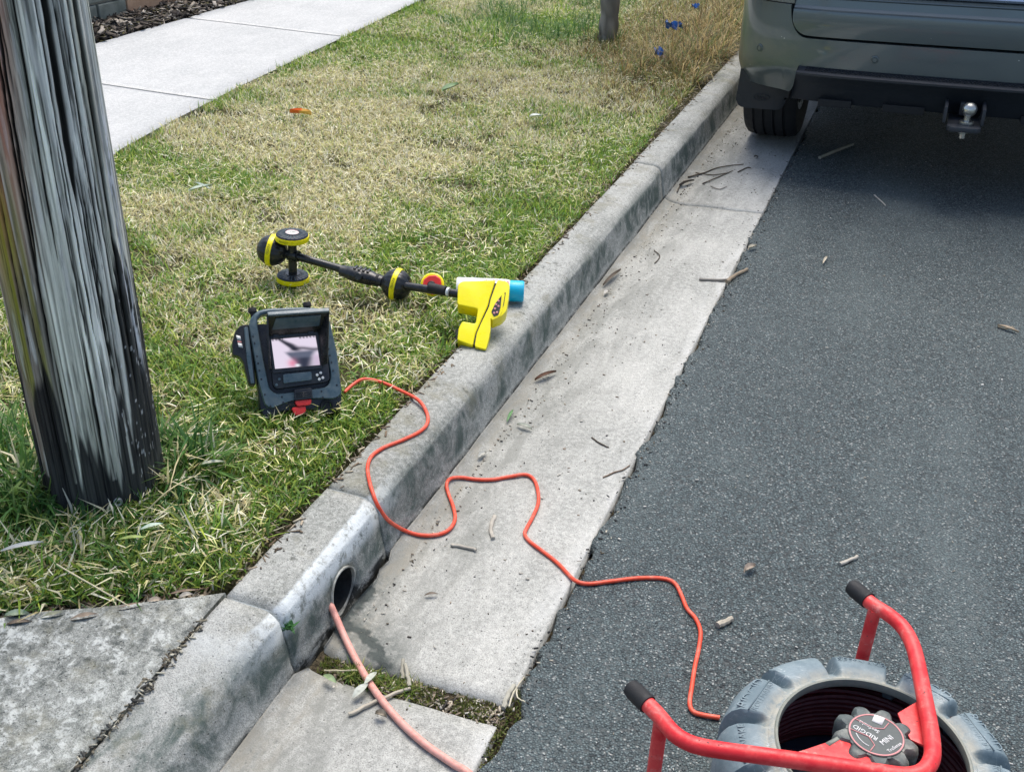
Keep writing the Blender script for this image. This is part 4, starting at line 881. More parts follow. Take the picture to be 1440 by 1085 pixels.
for q in [(-0.0835,0.1927,0.0000),(-0.0824,0.1765,0.0000),(-0.0811,0.1462,0.0000),(-0.0810,0.1302,0.0000),(-0.0802,0.1137,0.0000),(-0.0789,0.0933,0.0000),(-0.0761,0.0576,0.0000),(-0.0675,0.0298,0.0000),(0.0820,0.1430,0.0000),(0.0827,0.1275,0.0000),(0.0839,0.1109,0.0000),(0.0847,0.0912,0.0000),(0.0883,0.0570,0.0000),(0.0852,0.0287,0.0000),(-0.0393,0.0468,0.0000),(-0.0382,0.0338,0.0000),(0.0514,0.0475,0.0000),(0.0522,0.0328,0.0000)]:
    b = MB(); b.lathe([(.0001, .0006), (.0022, .0006), (.0026, -.002)], 10, (q[0], q[1], 0)); b.build('screw_hole', M_black, mon, local=True)

# ------------------------------------------------------------------ pipe locator lying on the lawn, its head on the kerb
B1, B2, X0 = Vector((-1.1719,2.4233,0.2320)), Vector((-0.7978,2.4632,0.1800)), Vector((-1.1114,2.4377,0.2220))
MH = Matrix(((0.9336,0.3584,0.0000),(-0.2824,0.7357,0.6157),(0.2206,-0.5748,0.7880))).transposed(); HO = Vector((-0.4520,2.2744,0.1420))
def LW(p): return HO+MH @ Vector(p)
HE = LW((-0.0785,0.1658,-0.0180)); HE2 = LW((-0.0231,0.1505,-0.0180))
loc = empty('pipe_locator', (B2.x, B2.y, .13), 'yellow headed pipe locator with black mast lying on the lawn beside the kerb', 'pipe locator')
ax = (HE-B1).normalized(); LM = frame_of(ax, (0, 0, 1))
b = MB(); b.tube([B1, X0, Vector((-0.9217,2.4526,0.1960)), B2, HE, HE2], .0112, 16); mast = b.build('mast', M_black, loc)
b = MB(); b.tube([HE-ax*.030, HE-ax*.024], .0117, 16); b.build('mast_ring', M_white, mast)
def ribbed(r_, z_, a): k = max(0, math.cos(a*16))**3; return (r_*(1-.035*k), z_)
for c, nm in ((B1, 0), (B2, 1)):
    b = MB(); rad = .044; M2 = frame_of((c-(B1 if nm else X0))*(1 if nm else -1)); prof = [(max(1e-4, rad*math.sin(math.pi*k/18)), -rad*math.cos(math.pi*k/18)) for k in range(19)]
    b.lathe(prof, 64, c, M2, fn=ribbed); ball = b.build('antenna_ball', M_black, loc)
    b = MB(); b.lathe([(rad-.004, -.0072), (rad+.0018, -.0072), (rad+.0024, -.005), (rad+.0024, .005), (rad+.0018, .0072), (rad-.004, .0072)], 64, c, M2); band = b.build('band', M_yel, ball)
    toC = Vector(CAM['loc'])-c; toC -= M2.col[2]*toC.dot(M2.col[2]); toC.normalize(); tx = M2.col[2].cross(toC)
    Mt = Matrix((tx, -M2.col[2], toC)).transposed() if tx.z < 0 else Matrix((-tx, M2.col[2], toC)).transposed()
    rb = rad+.0024; text('RIDGID', .0095, Mt, c, M_darkprint, 'lettering', band, .0002, bend=lambda p: Vector((rb*math.sin(p.x/rb), p.y, rb*math.cos(p.x/rb)+p.z)))
b = MB(); b.tube([X0-ax*.016, X0+ax*.016], .0165, 18); cj = b.build('cross_joint', M_black, loc)
DL = Vector((-1.1171,2.4346,0.1580)); DU = Vector((X0.x, X0.y, .283)); dax = (DU-DL).normalized(); DM = frame_of(dax, (1, 0, 0))
b = MB(); b.tube([DL, DU], .0125, 16); b.build('cross_bar', M_black, loc)
for c in (DU, DL):
    b = MB(); rd = .0455
    b.lathe([(.0001, .009), (.020, .009), (.021, .007), (.043, .0055), (rd, .003), (rd, -.012), (.042, -.015), (.0001, -.015)], 72, c, DM)
    dk_ = b.build('antenna_disc', M_black, loc)
    for k in range(22):
        a = 2*math.pi*k/22; b = MB(); d_ = DM @ Vector((math.cos(a), math.sin(a), 0)); b.tube([c+d_*.0225+dax*.0070, c+d_*.0425+dax*.0055], .0012, 6); b.build('rib', M_navy, dk_)
    b = MB(); b.lathe([(rd-.002, .001), (rd+.0018, .001), (rd+.0022, -.001), (rd+.0022, -.0108), (rd+.0018, -.0125), (rd-.002, -.0125)], 72, c, DM); bd = b.build('band', M_yel, dk_)
    if c is DU:
        b = MB(); b.lathe([(.0001, .0098), (.0175, .0098), (.0180, .0088)], 40, c, DM @ Matrix.Diagonal((1.05, 1, 1))); lb = b.build('badge', M_print, dk_)
        b = MB(); b.lathe([(.0150, .0102), (.0166, .0102)], 40, c, DM @ Matrix.Diagonal((1.05, 1, 1))); b.build('badge_line', M_pinkline, lb)
        Mt = frame_of(dax, (.6, .8, 0))
        text('RIDGID', .0072, Mt, c+dax*.0101, M_darkprint, 'lettering', lb, .0003)
        toC = Vector(CAM['loc'])-c; toC -= dax*toC.dot(dax); toC.normalize(); toC = Matrix.Rotation(R(-32), 3, dax) @ toC
        Mt = Matrix((dax.cross(toC), dax, toC)).transposed(); rb2 = rd+.0022
        text('RIDGID', .0085, Mt, c-dax*.006, M_darkprint, 'lettering', bd, .0002, bend=lambda p: Vector((rb2*math.sin(p.x/rb2), p.y, rb2*math.cos(p.x/rb2)+p.z)))
# folding joint
J0, J1 = Vector((-0.9659,2.4465,0.1990)), Vector((-0.8329,2.4536,0.1860)); jd = (J1-J0); jl = jd.length; jd.normalize(); JM = frame_of(jd, (0, 0, 1))
b = MB(); b.lathe([(.0113, 0), (.0155, .002), (.0165, .020), (.0190, .028), (.0215, .045), (.0205, jl*.72), (.0165, jl*.80), (.0155, jl-.004), (.0113, jl)], 20, J0, JM @ Matrix.Diagonal((1, 1.15, 1)))
fj = b.build('folding_joint', M_black, loc)
for f_, rr in ((.22, .0178), (.86, .0178)):
    b = MB(); b.tube([J0+jd*(jl*f_-.004), J0+jd*(jl*f_+.004)], rr, 18); b.build('collar', M_blackm, fj)
side = JM @ Vector((0, 1, 0)); side = side if side.y < 0 else -side
b = MB(); b.lathe([(.0001, .028), (.010, .028), (.013, .024), (.014, .010)], 16, J0+jd*jl*.5, frame_of(side+Vector((0, 0, .35)))); b.build('pivot_cap', M_black, fj)
for f_ in (.36, .46, .56, .66):
    b = MB(); b.box(J0+jd*jl*f_+Vector((0, 0, .0205)), (.007, .022, .007), JM @ Matrix(((0, 0, 1), (0, 1, 0), (-1, 0, 0)))); b.build('lug', M_black, fj, bevel=.0012)
# red and yellow marker holder behind the mast
mc = Vector((-0.7068,2.4992,0.1760))+Vector((-.004, .014, 0)); MM = frame_of(Vector((.25, -.75, .62)), (1, 0, .3))
b = MB(); b.lathe([(.0001, -.006), (.030, -.006), (.0335, -.003), (.0335, .001), (.030, .004), (.0001, .004)], 36, mc, MM); mk = b.build('marker_holder', M_yel, loc)
b = MB(); b.prism([(-.028, -.012), (-.024, .012), (-.010, .023), (.010, .025), (.024, .014), (.027, -.004), (.016, -.028), (.0, -.032), (-.012, -.022)], .003, .012, MM, mc, inset=.003); b.build('marker_clip', M_red, mk)
b = MB(); b.lathe([(.0001, .014), (.008, .013), (.012, .008)], 18, mc+MM @ Vector((-.002, -.004, .004)), MM); b.build('hub', M_black, mk)
b = MB(); b.tube([HE-ax*.085, HE-ax*.035], .0133, 16); b.build('clamp', M_blackm, mast)
# head: two yellow shells either side of a black seam
def ph(name, m, out_, z0, z1, par, inset=.0, bevel=0., seg=3):
    b = MB(); b.prism([(p[0], p[1]) for p in out_], z0, z1, MH, HO, inset=inset); return b.build(name, m, par, bevel=bevel, seg=seg)
head = empty('head', HO); head.parent = loc; head.location = HO-Vector(loc.location)
shL = resample([(-0.0769,0.1840,0.0000),(-0.0660,0.1950,0.0000),(0.0227,0.2010,0.0000),(0.0072,0.1423,0.0000),(0.0040,0.1234,0.0000),(-0.0168,0.0688,0.0000),(-0.0262,0.0419,0.0000),(-0.0315,0.0071,0.0000),(-0.0726,0.0221,0.0000),(-0.0702,0.0569,0.0000),(-0.0617,0.0767,0.0000),(-0.0262,0.0706,0.0000),(-0.0219,0.1142,0.0000),(-0.0765,0.1251,0.0000)], .006)
shR = resample([(0.0284,0.2012,0.0000),(0.0531,0.1967,0.0000),(0.0609,0.1841,0.0000),(0.0579,0.1439,0.0000),(0.0530,0.1103,0.0000),(0.0421,0.0954,0.0000),(0.0163,0.0822,0.0000),(0.0124,0.0883,0.0000),(0.0133,0.0554,0.0000),(0.0085,0.0246,0.0000),(0.0028,-0.0029,0.0000),(-0.0269,0.0053,0.0000),(-0.0225,0.0420,0.0000),(-0.0131,0.0689,0.0000),(0.0078,0.1214,0.0000),(0.0110,0.1425,0.0000)], .006)
ph('left_shell', M_yel, shL, -.052, .0, head, bevel=.0045)
right = ph('right_shell', M_yel, shR, -.052, .001, head, bevel=.0045)
ph('seam_core', M_black, resample([(-0.0564,0.1905,-0.0030),(0.0475,0.1938,-0.0030),(0.0541,0.1474,-0.0030),(0.0310,0.0924,-0.0030),(0.0086,0.0917,-0.0030),(0.0048,0.0259,-0.0030),(-0.0038,0.0053,-0.0030),(-0.0597,0.0219,-0.0030),(-0.0576,0.0649,-0.0030),(-0.0223,0.0660,-0.0030),(-0.0165,0.1201,-0.0030),(-0.0639,0.1354,-0.0030)], .006), -.050, -.004, head)
ph('base_pad', M_blackm, resample([(-0.0806,0.0647,-0.0300),(-0.0624,0.0818,-0.0300),(0.0091,0.0798,-0.0300),(0.0102,0.0385,-0.0300),(0.0036,0.0055,-0.0300),(-0.0791,0.0276,-0.0300)], .006), -.030, -.062, head, bevel=.004)
kp = ph('keypad', M_black, resample([(0.0398,0.1549,0.0000),(0.0378,0.1202,0.0000),(0.0327,0.0972,0.0000),(0.0207,0.0917,0.0000),(0.0138,0.1060,0.0000),(0.0231,0.1292,0.0000)], .002), .0008, .0022, right)
for q in [(0.0321,0.1379,0.0020),(0.0256,0.1272,0.0020),(0.0321,0.1222,0.0020),(0.0229,0.1146,0.0020),(0.0214,0.1021,0.0020),(0.0288,0.1044,0.0020)]:
    b = MB(); b.lathe([(.0001, .0016), (.0028, .0014), (.0034, 0)], 10, LW((q[0], q[1], .0022)), MH); b.build('key', M_pinkline, kp)
ph('slot', M_black, [(0.0477,0.1647,0.0000),(0.0504,0.1626,0.0000),(0.0463,0.1268,0.0000),(0.0417,0.1141,0.0000),(0.0406,0.1183,0.0000),(0.0449,0.1372,0.0000)], .0006, .0020, right)
ph('panel_rib', M_yel, resample([(0.0454,0.1583,0.0000),(0.0482,0.1573,0.0000),(0.0418,0.1079,0.0000),(0.0338,0.0910,0.0000),(0.0319,0.0930,0.0000),(0.0389,0.1119,0.0000)], .001), .001, .003, right)

# ------------------------------------------------------------------ spray can behind the locator head
c0, c1 = Vector((-0.6291,2.5362,0.1690)), Vector((-0.4995,2.5803,0.1690)); sd = (c1-c0).normalized(); CM = frame_of(sd, (0, 0, 1))
can = empty('spray_can', c0, 'white spray paint can with a cyan cap behind the yellow locator head', 'spray can')
ln = .152; c0 = c1-sd*ln; r_ = .0325
b = MB(); b.lathe([(.0001, .006), (.028, .002), (.031, 0), (r_, .004), (r_, ln-.012), (.031, ln-.004), (.027, ln)], 40, c0, CM); cb = b.build('can_body', M_white, can)
b = MB(); b.lathe([(.0285, ln-.002), (.0295, ln-.002), (.0302, ln+.003), (.0298, ln+.034), (.0275, ln+.038), (.0001, ln+.038)], 40, c0, CM, fn=lambda q, z, a: (q*(1-.008*max(0, math.cos(a*30))), z)); b.build('cap', M_cyan, can)
up = Vector((0, -.25, 1)); up -= sd*up.dot(sd); up.normalize(); Mt = Matrix((sd, up.cross(sd), up)).transposed()
text('dyMark', .024, Mt, c0+sd*.112, M_red, 'lettering', cb, .0002, bend=lambda p: Vector((p.x, r_*math.sin(p.y/r_), r_*math.cos(p.y/r_)+.0002+p.z)))

# ------------------------------------------------------------------ cable reel on the road
RC = Vector((.589, 1.23, .005)); reel = empty('cable_reel', RC, 'grey blue drum reel in a red tubular frame standing on the asphalt', 'cable reel')
Z = .245; PIT = 2*math.pi/11; PH0 = R(50.5)
def groove(a):
    d = abs(((a-PH0+PIT/2) % PIT)-PIT/2); return 1-float(sst(R(2.2), R(4.6), d))
def drum_fn(r_, z, a):
    g = groove(a)
    if r_ > .150 and z > .03:
        k = min(1, (r_-.150)/.02); r2 = r_-.020*g*k*(1 if r_ > .18 else .3); z2 = z-.021*g*k
        return r2, z2
    return r_, z
b = MB()
b.lathe([(.202, .05), (.204, .13), (.196, .166), (.172, .180), (.146, .186), (.138, .189), (.1365, .194), (.139, .1985), (.145, .1975), (.150, .1925), (.156, .1945), (.162, .1975), (.180, .1955), (.196, .190), (.208, .1795), (.217, .163), (.222, .140), (.2225, .09), (.219, .055), (.205, .036), (.18, .030)], 440, RC, fn=drum_fn)
drum = b.build('drum', M_drum, reel, sharp=60)
b = MB(); b.lathe([(.1362, .186), (.1345, .1925), (.1365, .2005), (.1395, .2012), (.1415, .1988)], 120, RC); b.build('rim', M_rim, reel)
b = MB(); b.lathe([(.0001, .048), (.05, .046), (.203, .044), (.203, .034), (.0001, .034)], 64, RC); fl = b.build('drum_floor', M_floor, reel)
def onblock(k): return PH0+PIT*(k+.5)
def blocktext(s, size, a, rad, z, dep, tilt=.16, sx=1.):
    er = Vector((math.cos(a), math.sin(a), 0)); et = Vector((er.y, -er.x, 0)); n_ = (Vector((0, 0, 1))+er*tilt).normalized(); yv = n_.cross(et)
    return text(s, size, Matrix((et, yv, n_)).transposed(), RC+er*rad+Vector((0, 0, z)), M_drum, 'lettering', drum, dep, sx=sx)
for k in range(11):
    a = onblock(k)
    if k in (1, 4, 7): blocktext('SEESNAKE', .0165, a, .186, .1925, .0016)
    elif k in (2, 5, 8): blocktext('MADE IN USA', .009, a, .184, .194, .0007) if False else None
    else:
        blocktext('RIDGID', .0220, a, .1915, .1905, .0012); blocktext('KOLLMANN', .0128, a, .172, .1958, .0010, .06)
        er = Vector((math.cos(a), math.sin(a), 0)); et = Vector((er.y, -er.x, 0)); b = MB(); c = RC+er*.1795+Vector((0, 0, .1956)); b.tube([c-et*.038, c+et*.038], .0012, 6); b.build('raised_line', M_drum, drum)
b = MB(); b.lathe([(.0001, .057), (.008, .057), (.009, .053), (.016, .051), (.018, .046)], 20, RC+Vector((-.045, -.005, 0)), Matrix.Identity(3)); b.build('bolt', M_black, fl)
for a in (1.2, 3.3, 5.4):
    b = MB(); b.lathe([(.0001, .053), (.007, .053), (.008, .046)], 14, RC+Vector((.09*math.cos(a), .09*math.sin(a), 0))); b.build('bolt', M_black, fl)
HC = Vector((0.5882,1.2199,0.2430)); HC.z = 0
b = MB(); b.tube([Vector((RC.x, RC.y, .05)), Vector((HC.x, HC.y, .22))], .022, 20); b.build('axle', M_black, reel)
def lobe(r_, z, a):
    k = .5+.5*math.cos(a*9); return (r_-(.0150*(1-k)**1.7 if r_ > .043 else 0), z)
b = MB(); b.lathe([(.02, .196), (.052, .196), (.057, .200), (.0608, .206), (.0612, .228), (.0590, .237), (.053, .2420), (.0425, .2414), (.0410, .2410), (.0001, .2410)], 180, HC, fn=lobe); knob = b.build('hub_knob', M_knob, reel, sharp=50)
b = MB(); b.lathe([(.0001, .2425), (.0395, .2425), (.0401, .2412)], 60, HC); lab = b.build('hub_label', M_label, knob)
b = MB(); b.lathe([(.0366, .2432), (.0387, .2432), (.0387, .2424)], 60, HC); b.build('label_ring', M_pinkline, lab)
def hp_(x, y): return Vector(x), Vector(y)
ZL = .2428
d_m = (Vector((0.6102,1.2249,0.2428))-Vector((0.5949,1.2030,0.2428))).normalized(); d_r = (Vector((0.5590,1.2281,0.2428))-Vector((0.5879,1.2171,0.2428))).normalized()
def flatM(d): return Matrix((d, Vector((0, 0, 1)).cross(d), Vector((0, 0, 1)))).transposed()
text('RIDGID', .0108, flatM(d_r), (0.5729,1.2180,0.2428), M_print, 'lettering', lab, .0004, sx=1.05)
text('SeeSnake', .0088, flatM(d_r), (0.5769,1.2312,0.2428), M_print, 'lettering', lab, .0004, sx=.95)
text('MINI', .0118, flatM(d_m), (0.6029,1.2148,0.2428), M_print, 'lettering', lab, .0004)
text('TruSense', .0075, flatM(d_m), (0.6143,1.2055,0.2428), M_print, 'lettering', lab, .0003)
for pts in ([(0.5570,1.2387,0.2431),(0.5829,1.2305,0.2431),(0.5975,1.2351,0.2431),(0.6035,1.2493,0.2431)], [(0.5520,1.2162,0.2431),(0.5784,1.2114,0.2431),(0.5874,1.1982,0.2431),(0.5825,1.1851,0.2431)]):
    b = MB(); b.tube(pts, .0008, 6); b.build('label_line', M_pinkline, lab)
b = MB(); q = [(0.5827,1.2584,0.2430),(0.5980,1.2574,0.2430),(0.5941,1.2411,0.2430),(0.5798,1.2439,0.2430)]; plate(q, .0006).build('label_patch', M_print, lab)
b = MB(); b.tube(smooth_path([(0.5605,1.2111,0.2431),(0.5652,1.2031,0.2431),(0.5727,1.1963,0.2431),(0.5799,1.1937,0.2431)], 5), .0007, 6); b.build('label_line', M_print, lab)
# frame tube: one V with its apex beside the hub
vp = [Vector(p) for p in [(0.2600,1.1466,0.2500),(0.2863,1.1277,0.2500),(0.3132,1.1043,0.2500),(0.3340,1.0947,0.2500),(0.3568,1.0931,0.2500),(0.3910,1.0990,0.2500),(0.4485,1.1120,0.2500),(0.5434,1.1326,0.2500),(0.5997,1.1440,0.2500),(0.6322,1.1522,0.2500),(0.6531,1.1687,0.2500),(0.6634,1.1957,0.2500),(0.6633,1.2259,0.2500),(0.6579,1.2665,0.2500),(0.6491,1.3153,0.2500),(0.6355,1.3899,0.2500),(0.6249,1.4316,0.2500),(0.6090,1.4640,0.2500),(0.5864,1.4857,0.2500),(0.5603,1.5010,0.2500),(0.5441,1.5154,0.2500)]]
b = MB(); b.tube(smooth_path(vp, 5), .0120, 18); fr = b.build('frame_tube', M_frame, reel)
def grip(p, q):
    d = (Vector(p)-Vector(q)).normalized(); b = MB(); b.lathe([(.0118, -.010), (.0146, -.010), (.0149, .020), (.0134, .030), (.008, .034), (.0001, .034)], 22, p, frame_of(d)); b.build('end_cap', M_blackm, fr)
grip(vp[0], vp[1]); grip(vp[-1], vp[-2])
for p in (Vector((0.2931,1.1218,0.2500)), Vector((0.5642,1.4951,0.2500))):
    b = MB(); b.tube([Vector((p.x, p.y, .004)), Vector((p.x, p.y, .247))], .0108, 18); leg = b.build('leg', M_frame, reel)
    b = MB(); b.lathe([(.0001, -.001), (.016, -.001), (.017, .004), (.0165, .03), (.0108, .032)], 20, (p.x, p.y, .0055)); b.build('foot', M_blackm, leg)
pa, pb = Vector((0.2931,1.1218,0.2500)), Vector((0.5642,1.4951,0.2500))
b = MB(); b.tube(smooth_path([(pa.x, pa.y, .022), (.45, 1.10, .021), (.60, 1.12, .021), (.66, 1.22, .021), (.60, 1.38, .021), (pb.x, pb.y, .022)], 5), .0105, 12); b.build('base_tube', M_frame, reel)
plate([(0.4585,1.1253,0.2360),(0.4941,1.1552,0.2360),(0.5446,1.2029,0.2360),(0.5742,1.1954,0.2360),(0.5939,1.1559,0.2360),(0.5449,1.1422,0.2360)], .004).build('gusset', M_frame, reel, bevel=.001)
plate([(0.6151,1.2806,0.2360),(0.6436,1.3200,0.2360),(0.6567,1.2727,0.2360),(0.6613,1.2288,0.2360),(0.6356,1.2350,0.2360),(0.6245,1.2564,0.2360)], .004).build('gusset', M_frame, reel, bevel=.001)
plate([(0.5214,1.1796,0.2340),(0.5443,1.2090,0.2340),(0.5486,1.2065,0.2340),(0.5277,1.1766,0.2340)], .010).build('gusset_edge', M_rim, reel)
# cable wound inside the drum
b = MB(); hel = []
r2 = random.Random(3)
for lay, rad in enumerate((.196, .187, .178, .169)):
    zs_ = [.055+.0088*k for k in range(13-lay)]
    for k, z in enumerate(zs_ if lay % 2 == 0 else zs_[::-1]):
        for q in range(48):
            a = 2*math.pi*q/48; hel.append(RC+Vector(((rad-.0006*k+.002*math.sin(a*2+k))*math.cos(a), (rad-.0006*k+.002*math.sin(a*2+k))*math.sin(a), z-.005+.003*math.sin(a+lay*2+k*.7))))
b.tube(hel, .0047, 7); cc = b.build('coiled_cable', M_coil); tag(cc, 'dark red push cable coiled inside the grey reel drum', 'cable')

# ------------------------------------------------------------------ cables
b = MB(); tc = [Vector(p) for p in [(-0.6730,1.9302,0.1302),(-0.6675,1.9625,0.1302),(-0.6507,1.9890,0.1302),(-0.6083,2.0003,0.1302),(-0.5584,1.9924,0.1302),(-0.4949,1.9622,0.1398),(-0.4564,1.9270,0.1393),(-0.4364,1.8880,0.1372),(-0.4371,1.8475,0.1373),(-0.4565,1.7964,0.1393),(-0.4792,1.7543,0.1396),(-0.4876,1.7133,0.1397),(-0.4769,1.6732,0.1396),(-0.4522,1.6323,0.1392),(-0.4273,1.6002,0.1344),(-0.4079,1.5865,0.1130),(-0.3985,1.6104,0.0647),(-0.3855,1.6560,0.0106),(-0.3526,1.6719,-0.0040),(-0.3203,1.6936,-0.0077),(-0.3057,1.7217,-0.0075),(-0.3102,1.7593,-0.0076),(-0.3337,1.8009,-0.0072),(-0.3581,1.8322,-0.0031),(-0.3736,1.8549,0.0037),(-0.3759,1.8804,0.0048),(-0.3598,1.9058,-0.0028),(-0.3290,1.9190,-0.0078),(-0.2914,1.9331,-0.0073),(-0.2581,1.9582,-0.0059),(-0.2267,1.9795,-0.0046),(-0.2015,1.9694,-0.0035),(-0.1771,1.9311,-0.0024),(-0.1573,1.8806,-0.0015),(-0.1510,1.8302,-0.0012),(-0.1488,1.7829,-0.0011),(-0.1451,1.7595,-0.0010),(-0.1262,1.7394,-0.0001),(-0.0851,1.7149,0.0016),(-0.0444,1.6889,0.0033),(-0.0118,1.6612,0.0047),(0.0110,1.6419,0.0102),(0.0361,1.6442,0.0102),(0.0740,1.6687,0.0102),(0.1251,1.7014,0.0102),(0.1713,1.7199,0.0102),(0.1980,1.7144,0.0102),(0.2182,1.6850,0.0102),(0.2379,1.6497,0.0102),(0.2599,1.6277,0.0102),(0.2767,1.5957,0.0102),(0.2838,1.5504,0.0102),(0.2877,1.4957,0.0102),(0.2934,1.4461,0.0102),(0.2986,1.4057,0.0102),(0.3089,1.3884,0.0102),(0.3281,1.3875,0.0102),(0.3548,1.3925,0.0102)]]
for k in range(6): tc[k].z += .022*(1-abs(k-2)/4)
b.tube(smooth_path(tc, 5), .0043, 10); cab = b.build('cable', M_orange); tag(cab, 'thin orange red cable winding from the monitor over the kerb to the reel', 'cable')
pk = [Vector((-0.4700,1.4573,-0.0298)), Vector((-0.4050,1.3693,0.0327)), Vector((-0.3803,1.3490,0.0220)), Vector((-0.3444,1.3207,0.0014)), Vector((-0.2874,1.2701,-0.0024)), Vector((-0.2251,1.2202,-0.0007)), Vector((-0.1630,1.1798,0.0010)), Vector((-0.0990,1.1476,0.0038)), Vector((-0.0368,1.1255,0.0065)), Vector((0.0048,1.1084,0.0130)), Vector((.10, 1.055, .012)), Vector((.20, 1.01, .013)), Vector((.32, .985, .013)), Vector((.46, 1.02, .02)), Vector((.53, 1.04, .05))]
b = MB(); b.tube(smooth_path(pk, 6), .0067, 12); rod = b.build('push_rod', M_pink); tag(rod, 'thick faded pink push rod running out of the kerb drain pipe', 'cable')

# ------------------------------------------------------------------ twigs, leaves and scraps
def twig(label, pts, r0, r1=None, col=(.26, .22, .17), cat='twig', name='twig', bumpy=.12, seed=0):
    pts = [Vector(p) for p in pts]; p_ = smooth_path(pts, 4) if len(pts) > 2 else [pts[0].lerp(pts[1], k/6) for k in range(7)]; n_ = len(p_); r1 = r1 or r0*.7; q = random.Random(seed or len(label)*7)
    p_ = [p+Vector((q.uniform(-1, 1), q.uniform(-1, 1), 0))*r0*.35 for p in p_]
    b = MB(); b.tube(p_, [(r0+(r1-r0)*k/n_)*(1+q.uniform(-bumpy, bumpy)) for k in range(n_)], 8); o = b.build(name, M_wood)
    paint_verts(o, lambda co: np.array(col)*(0.65+.7*fbm(co[:, 0]*160, co[:, 1]*160+co[:, 2]*90, 3)[:, None])); return tag(o, label, cat)
def leaf(label, a, c, wid, col, curl=.15, lift=.004, cat='leaf', name='leaf', twist=0., col2=None):
    a, c = Vector(a), Vector(c); d = c-a; L_ = d.length; d.normalize(); sd = d.cross(Vector((0, 0, 1))).normalized(); up = sd.cross(d); nl, nw = 14, 5; V = []; C_ = []
    q = random.Random(len(label)*13)
    for i in range(nl):
        t = i/(nl-1); w_ = wid*.5*(math.sin(math.pi*min(1, t*.93+.045))**.8); tw = twist*(t-.5)
        for j in range(nw):
            s_ = (j/(nw-1)-.5)*2; V.append(a+d*L_*t+(sd*math.cos(tw)+up*math.sin(tw))*w_*s_+up*(lift*math.sin(math.pi*t)+curl*wid*s_*s_+.0015+q.uniform(0, .0008))); k = .75+.4*vnoise(np.array([i*.8]), np.array([j*.9+len(label)]))[0]-.15*(j == 2)
            cc_ = np.array(col) if col2 is None or t < .5 else np.array(col2); C_.append(cc_*k)
    V = np.array([tuple(p) for p in V]); o = raw(name, V, [grid_faces(nl, nw)], M_leaf, np.array(C_), smooth=True)
    return tag(o, label, cat)
PALE = (.42, .39, .33); GREYT = (.24, .22, .19); BRN = (.17, .12, .08); DKB = (.085, .068, .05)
twig('short curved pale stick on the gutter right of the cable loop', [(-0.2315,1.8010,-0.0070),(-0.2265,1.7631,-0.0068),(-0.2057,1.7240,-0.0059)], .0048, .0044, PALE)
twig('straight pale twig in the gutter just below the curved stick', [(-0.2804,1.6722,-0.0091),(-0.2541,1.6767,-0.0080),(-0.2236,1.6747,-0.0067)], .0038, .003, PALE)
leaf('small brown bark flake in the middle of the near gutter slab', (-0.2634,1.4991,-0.0084), (-0.2397,1.5125,-0.0073), 0.0074, (.14, .11, .08))
leaf('dark brown curled leaf in the gutter below the yellow locator head', (-0.3581,2.4116,-0.0043), (-0.3228,2.4893,-0.0089), 0.0136, (.13, .065, .035), curl=.45)
twig('grey brown stick lying across the gutter lip onto the asphalt', [(-0.0884,3.2754,0.0003),(-0.0297,3.2902,0.0028),(0.0016,3.2957,0.0090)], .005, .005, GREYT)
twig('short broken brown stick end on the asphalt at the gutter lip', [(0.0013,3.2717,0.0110),(0.0173,3.3364,0.0110),(0.0438,3.4009,0.0110)], .0068, .0058, (.25, .2, .14))
twig('long grey stick on the asphalt behind the car wheel', [(0.1194,4.7943,0.0110),(0.1748,4.9374,0.0110),(0.2336,5.0751,0.0110)], .0078, .006, (.3, .28, .22))
twig('thin pale twig on the asphalt right of the car stick', [(0.3820,4.3976,0.0080),(0.4081,4.3453,0.0080),(0.4341,4.2855,0.0080)], .0033, .0025, PALE)
twig('stubby pale stick end on the asphalt above the reel', [(0.3058,1.6222,0.0110),(0.3273,1.6553,0.0110)], .0065, .006, (.40, .36, .29))
twig('thin pale stick on the asphalt near the right reel handle', [(0.5073,1.9147,0.0090),(0.5385,1.9563,0.0090)], .0042, .0036, PALE)
leaf('pale tan leaf on the asphalt by the right edge', (0.8338,3.2961,0.0080), (0.8940,3.2695,0.0084), .014, (.46, .37, .26), curl=.4)
twig('thin tan stalk beside the pale tan leaf at the right edge', [(0.8379,3.2979,0.0080),(0.8562,3.2902,0.0080),(0.8791,3.3163,0.0082)], .002, .0016, (.4, .32, .22))
twig('long thin dark twig heaped across the gutter below the car', [(-0.3619,4.3138,-0.0031),(-0.3168,4.4171,-0.0088),(-0.2706,4.5212,-0.0077),(-0.1798,4.5962,-0.0037)], .0034, .0018, DKB)
twig('dark twig under the long thin dark one in the gutter', [(-0.2925,4.2752,-0.0085),(-0.2626,4.3461,-0.0073),(-0.2091,4.4891,-0.0050)], .0028, .0016, DKB)
twig('short dark twig at the right end of the gutter heap', [(-0.1826,4.4772,-0.0038),(-0.1591,4.5490,-0.0028),(-0.1418,4.5550,-0.0020)], .0026, .0018, DKB)
twig('fine dark twig crossing the far side of the gutter heap', [(-0.3485,4.3917,-0.0059),(-0.2771,4.4025,-0.0079),(-0.2206,4.4536,-0.0055)], .0028, .002, DKB)
twig('short black twig standing off the gutter heap toward the kerb', [(-0.3650,4.2471,-0.0016),(-0.3663,4.1755,-0.0010),(-0.3619,4.1078,-0.0031)], .003, .0022, DKB)
twig('pale bent twig on the gutter near the far kerb foot', [(-0.2523,4.2535,-0.0079),(-0.2121,4.2288,-0.0061),(-0.1919,4.2746,-0.0052)], .0022, .0018, GREYT)
twig('thin dark twig on the gutter between the heap and the stick', [(-0.2955,3.4817,-0.0096),(-0.2636,3.4365,-0.0084),(-0.2638,3.3671,-0.0084)], .002, .0015, DKB)
